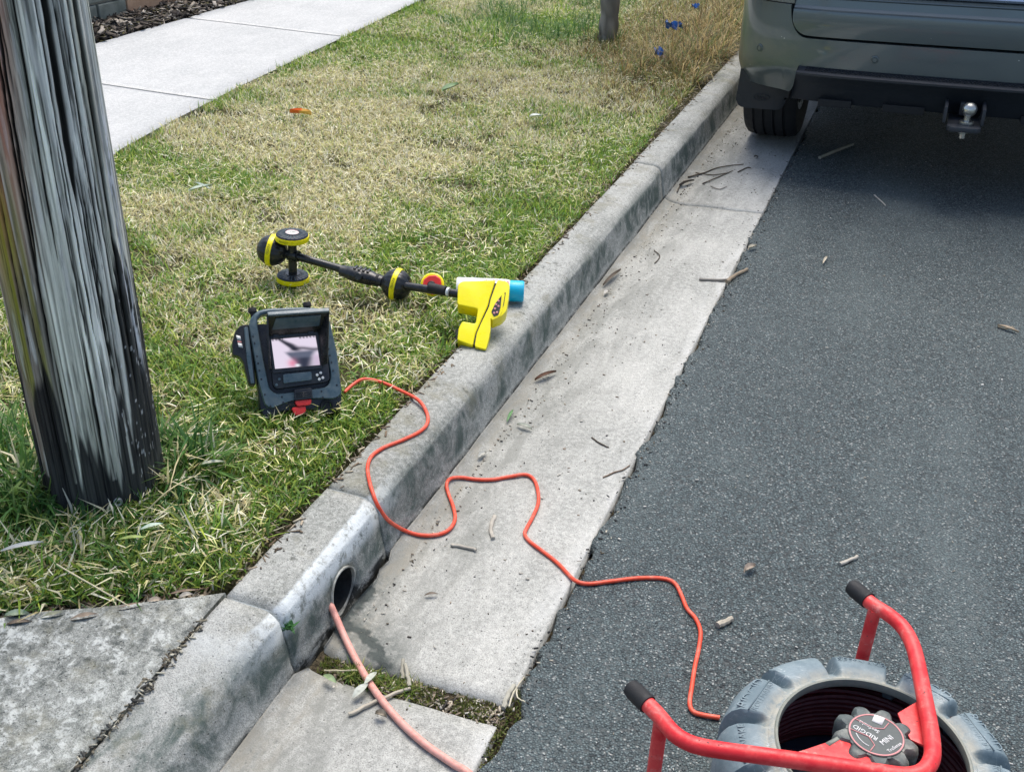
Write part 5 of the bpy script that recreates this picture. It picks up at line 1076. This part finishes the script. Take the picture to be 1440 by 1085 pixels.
leaf('dark curled leaf at the left end of the gutter heap', (-0.3684,4.1713,0.0000), (-0.3311,4.2871,-0.0088), 0.0136, (.06, .05, .04), curl=.5)
leaf('small dark leaf in the gutter behind the wheel', (-0.1558,4.7083,-0.0036), (-0.1380,4.7144,-0.0029), .014, (.1, .08, .06), curl=.4)
leaf('curled brown leaf against the foot of the far kerb face', (-0.3665,3.0867,-0.0009), (-0.3512,3.2450,-0.0055), 0.0124, (.16, .13, .10), curl=.6)
leaf('whitish leaf tip below the curled brown leaf by the kerb', (-0.3472,3.0320,-0.0071), (-0.3424,3.0721,-0.0079), .012, (.55, .53, .48), curl=.5)
leaf('small pale leaf in the gutter above the orange cable', (-0.3247,2.1864,-0.0099), (-0.2810,2.1780,-0.0091), .012, (.48, .5, .42), curl=.4)
leaf('green grass blade lying in the gutter beside the pale leaf', (-0.3505,2.1824,-0.0056), (-0.3544,2.2379,-0.0009), .008, (.12, .26, .10), curl=.3)
leaf('grey leaf in the gutter just left of the orange cable bend', (-0.3537,1.9958,-0.0060), (-0.3462,2.0319,-0.0073), .012, (.42, .42, .38), curl=.4)
twig('thin dark twig on the pale gutter near the asphalt', [(-0.1291,2.1985,-0.0035),(-0.1055,2.1819,-0.0025),(-0.0757,2.1681,-0.0012)], .0022, .0015, DKB)
twig('thin curved brown twig ending at the ragged asphalt edge', [(-0.0508,2.0361,-0.0001),(-0.0316,2.0659,0.0007),(-0.0159,2.0847,0.0013),(-0.0050,2.1086,0.0018)], .0018, .0014, BRN)
leaf('crumbled pale leaf bits on the asphalt above the reel', (0.3230,1.8047,0.0080), (0.3414,1.8350,0.0080), .016, (.36, .3, .24), curl=.5)
leaf('small pale curled leaf on the asphalt left of the oil spot', (0.2768,3.5644,0.0080), (0.2830,3.6363,0.0080), .009, (.55, .5, .4), curl=.5)
leaf('small cream leaf at the gutter lip above the stick', (0.0169,3.5820,0.0080), (0.0401,3.6219,0.0080), .018, (.5, .46, .36), curl=.5)
twig('upright grey twig standing in the weedy gutter joint', [(-0.2056,1.2804,-0.0089), (-0.2198,1.3103,0.0065)], .0038, .0032, (.36, .34, .27))
twig('second grey twig leaning beside the upright one in the joint', [(-0.1815,1.2633,-0.0048), (-0.2102,1.3023,0.0049)], .0042, .0034, (.36, .34, .27))
twig('long pale stalk lying along the near side of the joint', [(-0.2514,1.1629,-0.0048),(-0.2285,1.1965,-0.0039),(-0.2055,1.2288,-0.0029),(-0.1774,1.2579,-0.0016)], .0034, .0028, (.42, .38, .3))
twig('straight straw stalk lying along the back of the weedy joint', [(-0.3421,1.2358,-0.0010),(-0.3144,1.2494,-0.0028),(-0.2867,1.2606,-0.0024)], .0016, .0014, (.5, .45, .3))
leaf('pale grey gum leaf crossing under the pink rod', (-0.2612,1.1968,-0.0033), (-0.2495,1.2318,0.0032), .016, (.46, .48, .42))
leaf('second pale gum leaf on the right side of the pink rod', (-0.2547,1.2280,0.0030), (-0.2483,1.2627,0.0033), .012, (.46, .48, .40))
leaf('small green leaf in the joint left of the pink rod', (-0.3367,1.2236,-0.0019), (-0.3063,1.2163,-0.0027), .012, (.22, .3, .15))
leaf('torn brown leaf stub below the pale stalk in the near gutter', (-0.2084,1.1793,-0.0050), (-0.1860,1.1788,-0.0040), .014, (.28, .24, .18), curl=.5)
twig('curved pale stick on the mossy corner by the asphalt', [(-0.0061,1.2733,0.0047),(-0.0072,1.3075,0.0047),(-0.0082,1.3314,0.0047)], .005, .004, (.36, .35, .29))
twig('thin bent straw stalk arching beside the curved pale stick', [(0.0057,1.2735,0.0110),(0.0012,1.3099,0.0110),(0.0049,1.3509,0.0110)], .0016, .0013, (.5, .46, .34))
twig('thin pale loop of stalk at the far end of the mossy corner', [(0.0031,1.3192,0.0100),(0.0115,1.3005,0.0100),(0.0267,1.2960,0.0100)], .0015, .0012, (.5, .46, .34))
leaf('bright orange and yellow leaf lying on the lawn', (-1.9953,3.8703,0.1650), (-1.8998,3.8829,0.1650), .035, (.75, .16, .02), curl=.5, col2=(.80, .52, .12))
leaf('pale green leaf sprig on the lawn beside the pole', (-1.8009,2.8925,0.1600), (-1.7659,2.9747,0.1600), .020, (.42, .5, .40), curl=.3)
leaf('narrow second leaf of the pale sprig beside the pole', (-1.8357,2.9739,0.1600), (-1.7449,2.9359,0.1600), .012, (.45, .52, .44), curl=.3)
leaf('small white leaf on the lawn below the tree', (-1.0642,4.2775,0.1650), (-1.0242,4.3105,0.1650), .030, (.75, .78, .70), curl=.3)
leaf('broad green leaf on the lawn right of the footpath', (-1.5703,4.4912,0.1650), (-1.5557,4.6457,0.1650), .040, (.22, .32, .16), curl=.3)
leaf('long silvery strip of leaf in the grass left of the pole foot', (-0.9336,1.1192,0.1700), (-0.8824,1.1706,0.1700), .013, (.55, .56, .52), curl=.25)
leaf('pale green leaf lying right of the pole foot', (-0.7451,1.2717,0.1700), (-0.7171,1.3030,0.1700), .011, (.50, .60, .48), curl=.2)
leaf('broad yellow green blade lying below the pole foot', (-0.7583,1.2261,0.1750), (-0.7157,1.2514,0.1750), .009, (.36, .45, .13), curl=.2)
leaf('pale green leaf resting on the grass right of the monitor foot', (-0.7762,1.5043,0.1650), (-0.7368,1.5330,0.1650), .010, (.50, .52, .40), curl=.3)
for i, (a, c, w_, k, lab) in enumerate((((-0.7285,1.0531,0.1300), (-0.6921,1.0822,0.1300), .016, (.40, .31, .22), 'curled tan leaf on the crossing edge below the pole'), ((-0.7792,1.0375,0.1300), (-0.7441,1.0641,0.1300), .014, (.36, .36, .24), 'dull green tan leaf along the crossing edge'), ((-0.8402,1.0195,0.1300), (-0.8048,1.0384,0.1300), .016, (.34, .40, .28), 'greenish flat leaf at the far left of the crossing edge'), ((-0.6767,1.1006,0.1300), (-0.6293,1.1408,0.1300), .013, (.38, .27, .19), 'long brown leaf on the crossing edge right of the pole'), ((-0.6363,1.1420,0.1300), (-0.6180,1.1579,0.1300), .014, (.46, .38, .29), 'short pale brown leaf on the crossing edge'), ((-0.5937,1.1744,0.1300), (-0.5762,1.1922,0.1300), .012, (.44, .40, .33), 'small pale leaf near the corner of kerb and crossing'), ((-0.6181,1.1744,0.1300), (-0.5726,1.2085,0.1300), .007, (.30, .22, .15), 'narrow brown strip above the corner of the crossing'), ((-0.8223,1.0037,0.1300), (-0.7875,1.0262,0.1300), .010, (.22, .17, .12), 'dark brown strip on the crossing edge far left'))):
    leaf(lab, a, c, w_, k, curl=.35)
twig('long straw stalk lying in the grass right of the pole foot', [(-0.8486,1.5566,0.1680), (-0.8098,1.4686,0.1780), (-0.7874,1.4131,0.1580)], .0017, .0012, (.55, .47, .28))
twig('long straw stalk slanting across the grass below the pole', [(-0.8218,1.1344,0.1680), (-0.7259,1.1136,0.1680), (-0.6482,1.1106,0.1480)], .0015, .0012, (.58, .52, .34))
twig('bent straw stalk arching right of the pole foot', [(-0.7915,1.3225,0.1480), (-0.7508,1.3674,0.1980), (-0.7580,1.4789,0.1680)], .0015, .0011, (.55, .48, .28))
twig('dark twig lying on the pale footpath slab', [(-3.0803,4.9608,0.1290),(-3.0641,5.0100,0.1290),(-3.0411,5.0636,0.1290)], .005, .004, DKB)
twig('small dark twig near the top of the footpath', [(-3.0113,6.4164,0.1290),(-2.9992,6.4818,0.1290)], .006, .005, DKB)
leaf('dark flat leaf on the footpath near the grass', (-2.5802,4.7557,0.1280), (-2.5113,4.7584,0.1280), .020, (.08, .085, .07))
leaf('small dark seed on the footpath above the joint', (-3.2507,5.3372,0.1280), (-3.2266,5.3510,0.1280), .012, (.08, .08, .07))
leaf('black speck of leaf on the near footpath slab', (-2.5774,3.8346,0.1280), (-2.5709,3.8511,0.1280), .013, (.05, .05, .045))
leaf('second black speck of leaf left of the other on the footpath slab', (-2.8155,3.8839,0.1280), (-2.8046,3.8897,0.1280), .010, (.05, .05, .045))
leaf('tiny dark leaf right beside the footpath joint', (-3.1277,5.5463,0.1280), (-3.1066,5.5585,0.1280), .012, (.06, .06, .05))
leaf('pinkish dry petal on the grass near the kerb', (-0.8434,5.6305,0.1650), (-0.8076,5.6873,0.1650), .03, (.42, .3, .24), curl=.3)
# blue plastic scraps in the dry grass
def scrap(label, c, size, seed):
    q = random.Random(seed); b = MB(); n_ = 7; g = []
    for i in range(n_):
        for j in range(5):
            u_, v_ = i/(n_-1)-.5, j/4-.5; g.append(Vector(c)+Vector((u_*size[0]+q.uniform(-.006, .006), v_*size[1]*(1-abs(u_))+q.uniform(-.006, .006), size[2]*math.sin(u_*7+v_*5)*.5+q.uniform(-.006, .012))))
    b.add(g, [(i*5+j, (i+1)*5+j, (i+1)*5+j+1, i*5+j+1) for i in range(n_-1) for j in range(4)]); o = b.build('plastic_scrap', M_rag); return tag(o, label, 'plastic scrap')
scrap('crumpled bright blue plastic scrap nearest the kerb in the dry grass', (-0.8468,5.6625,0.1950), (.050, .05, .035), 2)
scrap('torn dark blue plastic strip in the long dry grass beyond the nearest scrap', (-0.9113,6.2556,0.2250), (.10, .035, .04), 5)
scrap('small dull blue plastic scrap farthest from the kerb in the brown grass', (-0.9342,6.9212,0.2250), (.05, .03, .03), 9)

# ------------------------------------------------------------------ grass
def visible(x, y, z, m=1.28):
    d = np.stack([x-CAM['loc'][0], y, z-CAM['loc'][2]], -1); R_, U_, F_ = (np.array(CAM[k]) for k in 'RUF'); f = d @ F_; f = np.where(f < .05, .05, f)
    return (np.abs(d @ R_/f)*1500 < 720*m) & (np.abs(d @ U_/f)*1500 < 560*m) & (d @ F_ > .1)
def blades(x, y, z, L_, w_, lean, curv, head, cb, ct):
    n_ = len(x); hx, hy = np.cos(head), np.sin(head); b0 = np.stack([x, y, z], -1); sd = np.stack([-hy, hx, np.zeros(n_)], -1)*(w_/2)[:, None]
    def st(l, k): return np.stack([hx*np.sin(l), hy*np.sin(l), np.cos(l)], -1)*(L_*k)[:, None]
    m1 = b0+st(lean, .45); tp_ = m1+st(lean+curv, .55)
    V = np.stack([b0-sd*.8, b0+sd*.8, m1+sd, m1-sd, tp_], 1).reshape(-1, 3); o = np.arange(n_)[:, None]*5
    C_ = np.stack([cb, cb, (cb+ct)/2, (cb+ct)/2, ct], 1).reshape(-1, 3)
    return V, o+np.array([[0, 1, 2, 3]]), o+np.array([[3, 2, 4]]), C_
def grass_obj(name, parts, label, cat, m):
    V = np.concatenate([p[0] for p in parts]); off = np.cumsum([0]+[len(p[0]) for p in parts])[:-1]
    o = raw(name, V, [np.concatenate([p[1]+k for p, k in zip(parts, off)]), np.concatenate([p[2]+k for p, k in zip(parts, off)])], m, np.concatenate([p[3] for p in parts]), smooth=False, kind='stuff'); return tag(o, label, cat)
GREEN = np.array([[.11, .25, .03], [.20, .38, .045], [.34, .50, .06], [.47, .57, .085], [.21, .40, .085]]); DRY = np.array([[.82, .74, .42], [.88, .83, .58], [.90, .88, .70], [.62, .52, .26], [.74, .74, .30]]); BROWN = np.array([[.24, .17, .07], [.40, .29, .11], [.62, .48, .21], [.12, .085, .04], [.20, .25, .07], [.15, .23, .06]])
def pick(pal, n_, r_): return pal[r_.integers(0, len(pal), n_)]*r_.uniform(.75, 1.2, (n_, 1))
LAWN_PATCH = [((-1.8330,5.7371,0.1300), .42, -.55), ((-1.6398,6.4172,0.1300), .35, -.5), ((-2.3386,6.3939,0.1300), .4, -.35), ((-1.3914,4.0787,0.1300), .55, .22), ((-1.0693,4.6253,0.1300), .4, .25), ((-1.7923,3.6496,0.1300), .5, .15), ((-1.7992,3.1585,0.1300), .4, -.08), ((-0.6108,4.0848,0.1300), .18, -.35), ((-0.7974,3.2356,0.1300), .3, .12), ((-1.0463,3.4402,0.1300), .3, -.15), ((-0.7364,2.2602,0.1300), .22, -.1), ((-0.5569,1.7021,0.1300), .16, -.25), ((-0.8167,1.1940,0.1300), .28, -.25), ((-1.0112,1.7691,0.1300), .2, .05)]
def lawn(n_, seed, kind):
    r_ = np.random.default_rng(seed); y = r_.uniform(.25, 9.6, n_); x = r_.uniform(-3.2, -.526, n_)
    edge = path_edge(y)+.035*(fbm(y*6, y*0, 8)-.3); kb = -.531-.022*fbm(y*9, y*0, 9)-.10*sst(4.0, 5.5, y)*fbm(y*5, y*0, 19)
    ok = (x > edge) & (x < kb) & (y > edge_y(x)+.015+.03*fbm(x*12, x*0, 10)) & visible(x, y, .14+0*x)
    ok &= (x-PC.x)**2+(y-PC.y)**2 > .112**2
    den = np.where(y < 3.2, 1, np.where(y < 5.5, .72, .5)); bare = .25+.75*sst(.26, .42, fbm(x*7, y*7, 51, 3)); ok &= r_.uniform(0, 1, n_) < den*bare
    x, y, edge = x[ok], y[ok], edge[ok]; n_ = len(x); p1 = fbm(x*2.2, y*2.2, 61, 4); p2 = fbm(x*9, y*9, 62, 3)
    dry = .46+.22*sst(2.0, 3.6, y)-.10*sst(.0, 1.6, 2.0-y)+1.6*(p1-.5)+.9*(p2-.5)+.12*sst(-1.0, -1.9, x)*sst(2.5, 4, y)
    dry -= .22*np.exp(-((x+.62)/.10)**2)*(y < 5)+.25*np.exp(-((x-path_edge(y)-.05)/.10)**2)+.22*np.exp(-(((x+1.75)/.5)**2+((y-6.3)/.7)**2))
    for gc, gr_, ga in LAWN_PATCH: dry += ga*np.exp(-((x-gc[0])**2/gr_**2+(y-gc[1])**2/(gr_*1.5)**2))
    brown = sst(4.9, 5.8, y+.9*(x+1.1)+.8*(p1-.5))*sst(-1.65, -1.15, x)
    isd = r_.uniform(0, 1, n_) < np.clip(dry, .06, .93); isb = r_.uniform(0, 1, n_) < brown*.85
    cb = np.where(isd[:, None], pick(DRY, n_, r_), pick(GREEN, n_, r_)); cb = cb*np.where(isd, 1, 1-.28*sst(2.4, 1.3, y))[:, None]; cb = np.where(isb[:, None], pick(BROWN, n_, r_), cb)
    near = sst(3.2, 1.4, y)
    L_ = r_.uniform(.014, .040, n_)*(1+.12*near)*(1+.9*brown); w_ = r_.uniform(.0017, .0042, n_)*(1+.15*near)*(1+.25*sst(3, 6, y)); lean = np.abs(r_.normal(.78, .36, n_)); curv = r_.normal(.22, .35, n_)
    ed = np.exp(-((x-edge)/.04)**2); lean = lean*(1-.5*ed); L_ = L_*(1+.5*ed)
    hd = r_.uniform(0, 2*np.pi, n_); z = .115+r_.uniform(0, .022, n_)*(lean > .6)+(fbm(x*4, y*4, 41)-.5)*.02
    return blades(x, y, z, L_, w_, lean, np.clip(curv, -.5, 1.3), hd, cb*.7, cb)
parts = [lawn(900000, 1, 0)]
# flat clippings lying on the lawn
r_ = np.random.default_rng(9); n_ = 34000; y = r_.uniform(.3, 8.5, n_); x = r_.uniform(-2.9, -.55, n_)
ok = (x > path_edge(y)+.02) & (x < -.57) & (y > edge_y(x)+.04) & visible(x, y, .15+0*x) & (fbm(x*3, y*3, 71) > .42) & ((x-PC.x)**2+(y-PC.y)**2 > .13**2); x, y = x[ok], y[ok]; n_ = len(x)
c_ = pick(DRY, n_, r_)*1.15; parts.append(blades(x, y, .140+r_.uniform(0, .020, n_), r_.uniform(.015, .045, n_), r_.uniform(.0014, .003, n_), r_.normal(1.5, .12, n_), r_.normal(.1, .2, n_), r_.uniform(0, 6.28, n_), c_, c_))
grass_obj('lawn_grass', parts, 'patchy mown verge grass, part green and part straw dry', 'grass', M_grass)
# longer tufts: round the pole foot, along the crossing edge
def tuft(cx, cyy, n_, rad, L0, L1, pal, seed, w0=.0035, w1=.0075, lean=.65, z=.112, out_=.5):
    r_ = np.random.default_rng(seed); a = r_.uniform(0, 6.28, n_); q = rad*np.sqrt(r_.uniform(0, 1, n_)); x = cx+q*np.cos(a); y = cyy+q*np.sin(a)
    ok = ((x-PC.x)**2+(y-PC.y)**2 > .116**2) & (x < -.56) & (y > edge_y(x)+.03); x, y, a = x[ok], y[ok], a[ok]; n_ = len(x)
    hd = np.where(r_.uniform(0, 1, n_) < out_, a+r_.normal(0, .6, n_), r_.uniform(0, 6.28, n_)); c_ = pick(pal, n_, r_)
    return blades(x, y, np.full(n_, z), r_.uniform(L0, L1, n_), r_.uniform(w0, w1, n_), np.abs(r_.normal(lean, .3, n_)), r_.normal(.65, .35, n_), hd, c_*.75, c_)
LONG = np.array([[.05, .15, .035], [.08, .20, .04], [.13, .26, .06], [.20, .32, .08]]); parts = []
for k in range(26):
    a = R(-150+k*9.5); rr = .125+.035*(k % 3); fr_ = abs(a-FA) < 1.05; parts.append(tuft(PC.x+rr*math.cos(a), PC.y+rr*math.sin(a), (14 if fr_ else 46) if k % 4 else (30 if fr_ else 90), .045, .05, .10 if fr_ else .17, LONG if k % 3 else np.r_[LONG, DRY[:3]], 100+k))
parts.append(tuft(-1.16, 1.42, 260, .11, .08, .20, LONG, 200)); parts.append(tuft(-.84, 1.52, 70, .08, .05, .13, np.r_[LONG, DRY[:3]], 201))
for k in range(34): 
    q = random.Random(k+300); x0 = q.uniform(-1.3, -.60); y0 = edge_y(x0)+q.uniform(.04, .30); parts.append(tuft(x0, y0, 60, .06, .04, .11, np.r_[LONG, LONG, DRY[:3]] if k % 3 else np.r_[GREEN, DRY], 320+k, .003, .0065, .9))
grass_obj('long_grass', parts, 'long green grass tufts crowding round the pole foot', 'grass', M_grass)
parts = []
for k in range(240):
    q = random.Random(k+500); y0 = q.uniform(5.0, 9.2); x0 = q.uniform(-1.55, -.60)
    if y0 < 5.2+1.0*max(0, -.75-x0)+q.uniform(-.25, .45): continue; parts.append(tuft(x0, y0, 130, .12, .06, .21, BROWN if q.random() < .72 else np.r_[BROWN, GREEN], 600+k, .003, .006, .8, .115))
for k in range(46):
    q = random.Random(k+800); y0 = q.uniform(5.7, 8.4); x0 = q.uniform(-2.3, -1.42); parts.append(tuft(x0, y0, 90, .12, .06, .17, LONG if q.random() < .7 else np.r_[GREEN, DRY[:2]], 900+k, .003, .006, .7, .115))
for k in range(150):
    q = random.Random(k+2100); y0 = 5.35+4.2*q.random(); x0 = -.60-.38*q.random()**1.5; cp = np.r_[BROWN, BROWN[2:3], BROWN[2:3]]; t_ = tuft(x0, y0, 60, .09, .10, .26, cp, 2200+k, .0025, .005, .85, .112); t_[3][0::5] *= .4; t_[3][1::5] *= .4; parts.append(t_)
for k in range(9): a = k*.7; parts.append(tuft(TB.x+.075*math.cos(a), TB.y+.075*math.sin(a), 60, .04, .05, .14, np.r_[BROWN, LONG[:2]], 1200+k, .003, .0055, .6))
grass_obj('unmown_grass', parts, 'long brown unmown grass round the young tree beside the far kerb', 'grass', M_grass)
# moss and weeds in the gutter joint
r_ = np.random.default_rng(12); n_ = 5200; x = -.36+.375*r_.uniform(0, 1, n_)**.9; y = 1.258+r_.normal(0, .013, n_)+(x > -.04)*r_.uniform(-.05, .05, n_)*.6; y += (x > -.02)*r_.uniform(-.12, .09, n_); x += (x > -.02)*.012
ok = (fbm(x*30, y*20, 81) > .40) & ((np.abs(y-1.258) < .024) | (x > -.012)); x, y = x[ok], y[ok]; n_ = len(x)
c_ = np.array([[.09, .14, .02], [.16, .19, .035], [.20, .21, .06], [.12, .10, .05]])[r_.integers(0, 4, n_)]*r_.uniform(.7, 1.2, (n_, 1))
moss = blades(x, y, H(np.minimum(x, .0), y)-.006, r_.uniform(.004, .013, n_), r_.uniform(.0015, .0035, n_), np.abs(r_.normal(.6, .5, n_)), r_.normal(.4, .4, n_), r_.uniform(0, 6.28, n_), c_*.7, c_)
gx = []
for (px_, n2, s2) in ((-.29, 150, 1), (-.265, 120, 2), (-.20, 120, 3), (-.185, 90, 4), (-.235, 60, 5)):
    q = np.random.default_rng(s2); a = q.uniform(0, 6.28, n2); xx_ = px_+q.normal(0, .012, n2); yy_ = 1.257+q.normal(0, .009, n2); c2 = np.array([[.12, .22, .03], [.22, .30, .06], [.32, .33, .10]])[q.integers(0, 3, n2)]
    gx.append(blades(xx_, yy_, np.full(n2, -.016), q.uniform(.014, .034, n2), q.uniform(.0014, .0026, n2), np.abs(q.normal(.7, .35, n2)), q.normal(.5, .3, n2), a, c2*.7, c2))
grass_obj('joint_weeds', [moss]+gx, 'yellow green moss and small weeds in the open gutter joint', 'weeds', M_grass)
wp_ = Vector((-0.4038,1.2229,0.0944)); q = np.random.default_rng(44); n2 = 60; a = q.uniform(0, 6.28, n2); c2 = np.array([[.05, .16, .05], [.07, .20, .06]])[q.integers(0, 2, n2)]
p = blades(wp_.x+q.normal(0, .004, n2), wp_.y+q.normal(0, .004, n2), np.full(n2, wp_.z-.002), q.uniform(.008, .018, n2), q.uniform(.004, .008, n2), np.abs(q.normal(.9, .3, n2)), q.normal(.2, .2, n2), a, c2, c2)
wd = raw('kerb_weed', p[0], [p[1], p[2]], M_grass, p[3]); tag(wd, 'tiny green weed growing in the kerb joint near the drain', 'weed')
# litter: grit and leaf crumbs in the gutter, along the lip and under the grass edge
def crumbs(n_, fx, fy, fz, seed, cols, l0, l1, name, label):
    r_ = np.random.default_rng(seed); x, y = fx(r_, n_), fy(r_, n_); z = fz(x, y)+.0015; l_ = r_.uniform(l0, l1, n_)*r_.uniform(.4, 1, n_); w_ = np.minimum(l_*r_.uniform(.12, .5, n_), r_.uniform(.001, .0045, n_)); a = r_.uniform(0, 6.28, n_); t_ = np.minimum(w_, .002)
    ax_ = np.stack([np.cos(a), np.sin(a), r_.normal(0, .12, n_)], -1); ay_ = np.stack([-np.sin(a), np.cos(a), r_.normal(0, .2, n_)], -1); az_ = np.array([[0, 0, 1.]]); c0_ = np.stack([x, y, z], -1); V = []
    for sz in (-.5, .5):
        for sy, sx in ((-1, -1), (-1, 1), (1, 1), (1, -1)): V.append(c0_+ax_*(sx*l_/2)[:, None]*r_.uniform(.6, 1, (n_, 1))+ay_*(sy*w_/2)[:, None]+az_*(sz*t_)[:, None])
    V = np.stack(V, 1).reshape(-1, 3); o = np.arange(n_)[:, None]*8; F = np.concatenate([o+np.array(f)[None] for f in ((3, 2, 1, 0), (4, 5, 6, 7), (0, 1, 5, 4), (1, 2, 6, 5), (2, 3, 7, 6), (3, 0, 4, 7))])
    c = np.array(cols)[r_.integers(0, len(cols), n_)]*r_.uniform(.6, 1.2, (n_, 1)); return tag(raw(name, V, [F], M_litter, np.repeat(c, 8, 0), kind='stuff'), label, 'litter')
TAN = [(.40, .35, .27), (.25, .2, .15), (.12, .10, .07), (.52, .49, .42), (.05, .045, .04)]
crumbs(620, lambda r_, n: -.345+.05*r_.normal(0, 1, n)**2*.5, lambda r_, n: r_.uniform(1.35, 6, n), lambda x, y: H(np.minimum(x, -.001), y), 21, TAN, .003, .012, 'gutter_grit', 'grit and leaf crumbs along the bottom of the kerb')
crumbs(420, lambda r_, n: r_.uniform(-.34, -.02, n), lambda r_, n: r_.uniform(1.3, 6, n), lambda x, y: H(x, y), 25, TAN, .003, .012, 'gutter_crumbs', 'scattered leaf crumbs over the pale gutter')
crumbs(480, lambda r_, n: r_.normal(.014, .014, n), lambda r_, n: r_.uniform(.9, 5.2, n), lambda x, y: H(np.abs(x)+.001, y), 22, TAN[2:]+[(.02, .022, .024)]*4+[(.4, .37, .3)], .004, .014, 'lip_grit', 'loose dark grit and stalks along the asphalt edge')
crumbs(520, lambda r_, n: .02+1.6*r_.uniform(0, 1, n), lambda r_, n: r_.uniform(.9, 5, n), lambda x, y: H(x, y)+.001, 23, [(.5, .48, .42), (.36, .33, .27), (.6, .59, .55)], .003, .011, 'road_crumbs', 'pale leaf crumbs scattered over the asphalt')
crumbs(1900, lambda r_, n: -.535+.016*r_.normal(0, 1, n), lambda r_, n: r_.uniform(1.25, 7, n), lambda x, y: np.where(x > -.521, .1345, .10+.03*np.clip((-x-.521)/.03, 0, 1)), 24, [(.32, .27, .2), (.16, .12, .08), (.08, .06, .045), (.45, .4, .3)], .006, .034, 'edge_litter', 'dry stalks and leaf litter between the kerb and the grass')
t0 = np.random.default_rng(31); n_ = 420; x = t0.uniform(-1.35, -.56, n_)
crumbs(420, lambda r_, n: x, lambda r_, n: edge_y(x)+.012+.03*np.abs(r_.normal(0, 1, n)), lambda xx_, yy_: np.full(len(xx_), .118), 26, [(.40, .31, .22), (.28, .2, .13), (.16, .12, .08), (.5, .45, .36)], .012, .045, 'crossing_litter', 'dry leaf litter between the grass and the driveway crossing')
crumbs(260, lambda r_, n: -.5215+r_.normal(0, .006, n), lambda r_, n: r_.uniform(.5, 1.16, n), lambda xx_, yy_: .112+.024*cross_t(yy_)*0+.022*(1-cross_t(yy_))+0*xx_, 27, [(.10, .085, .06), (.2, .18, .13), (.4, .38, .3), (.05, .05, .045)], .006, .026, 'crack_litter', 'straw and dirt caught in the crack beside the crossing')
crumbs(420, lambda r_, n: r_.uniform(-.34, .0, n), lambda r_, n: 1.256+r_.normal(0, .016, n), lambda x, y: H(np.minimum(x, -.001), y)-.004, 28, TAN, .006, .030, 'joint_litter', 'leaf crumbs and stalk bits in the gutter joint')
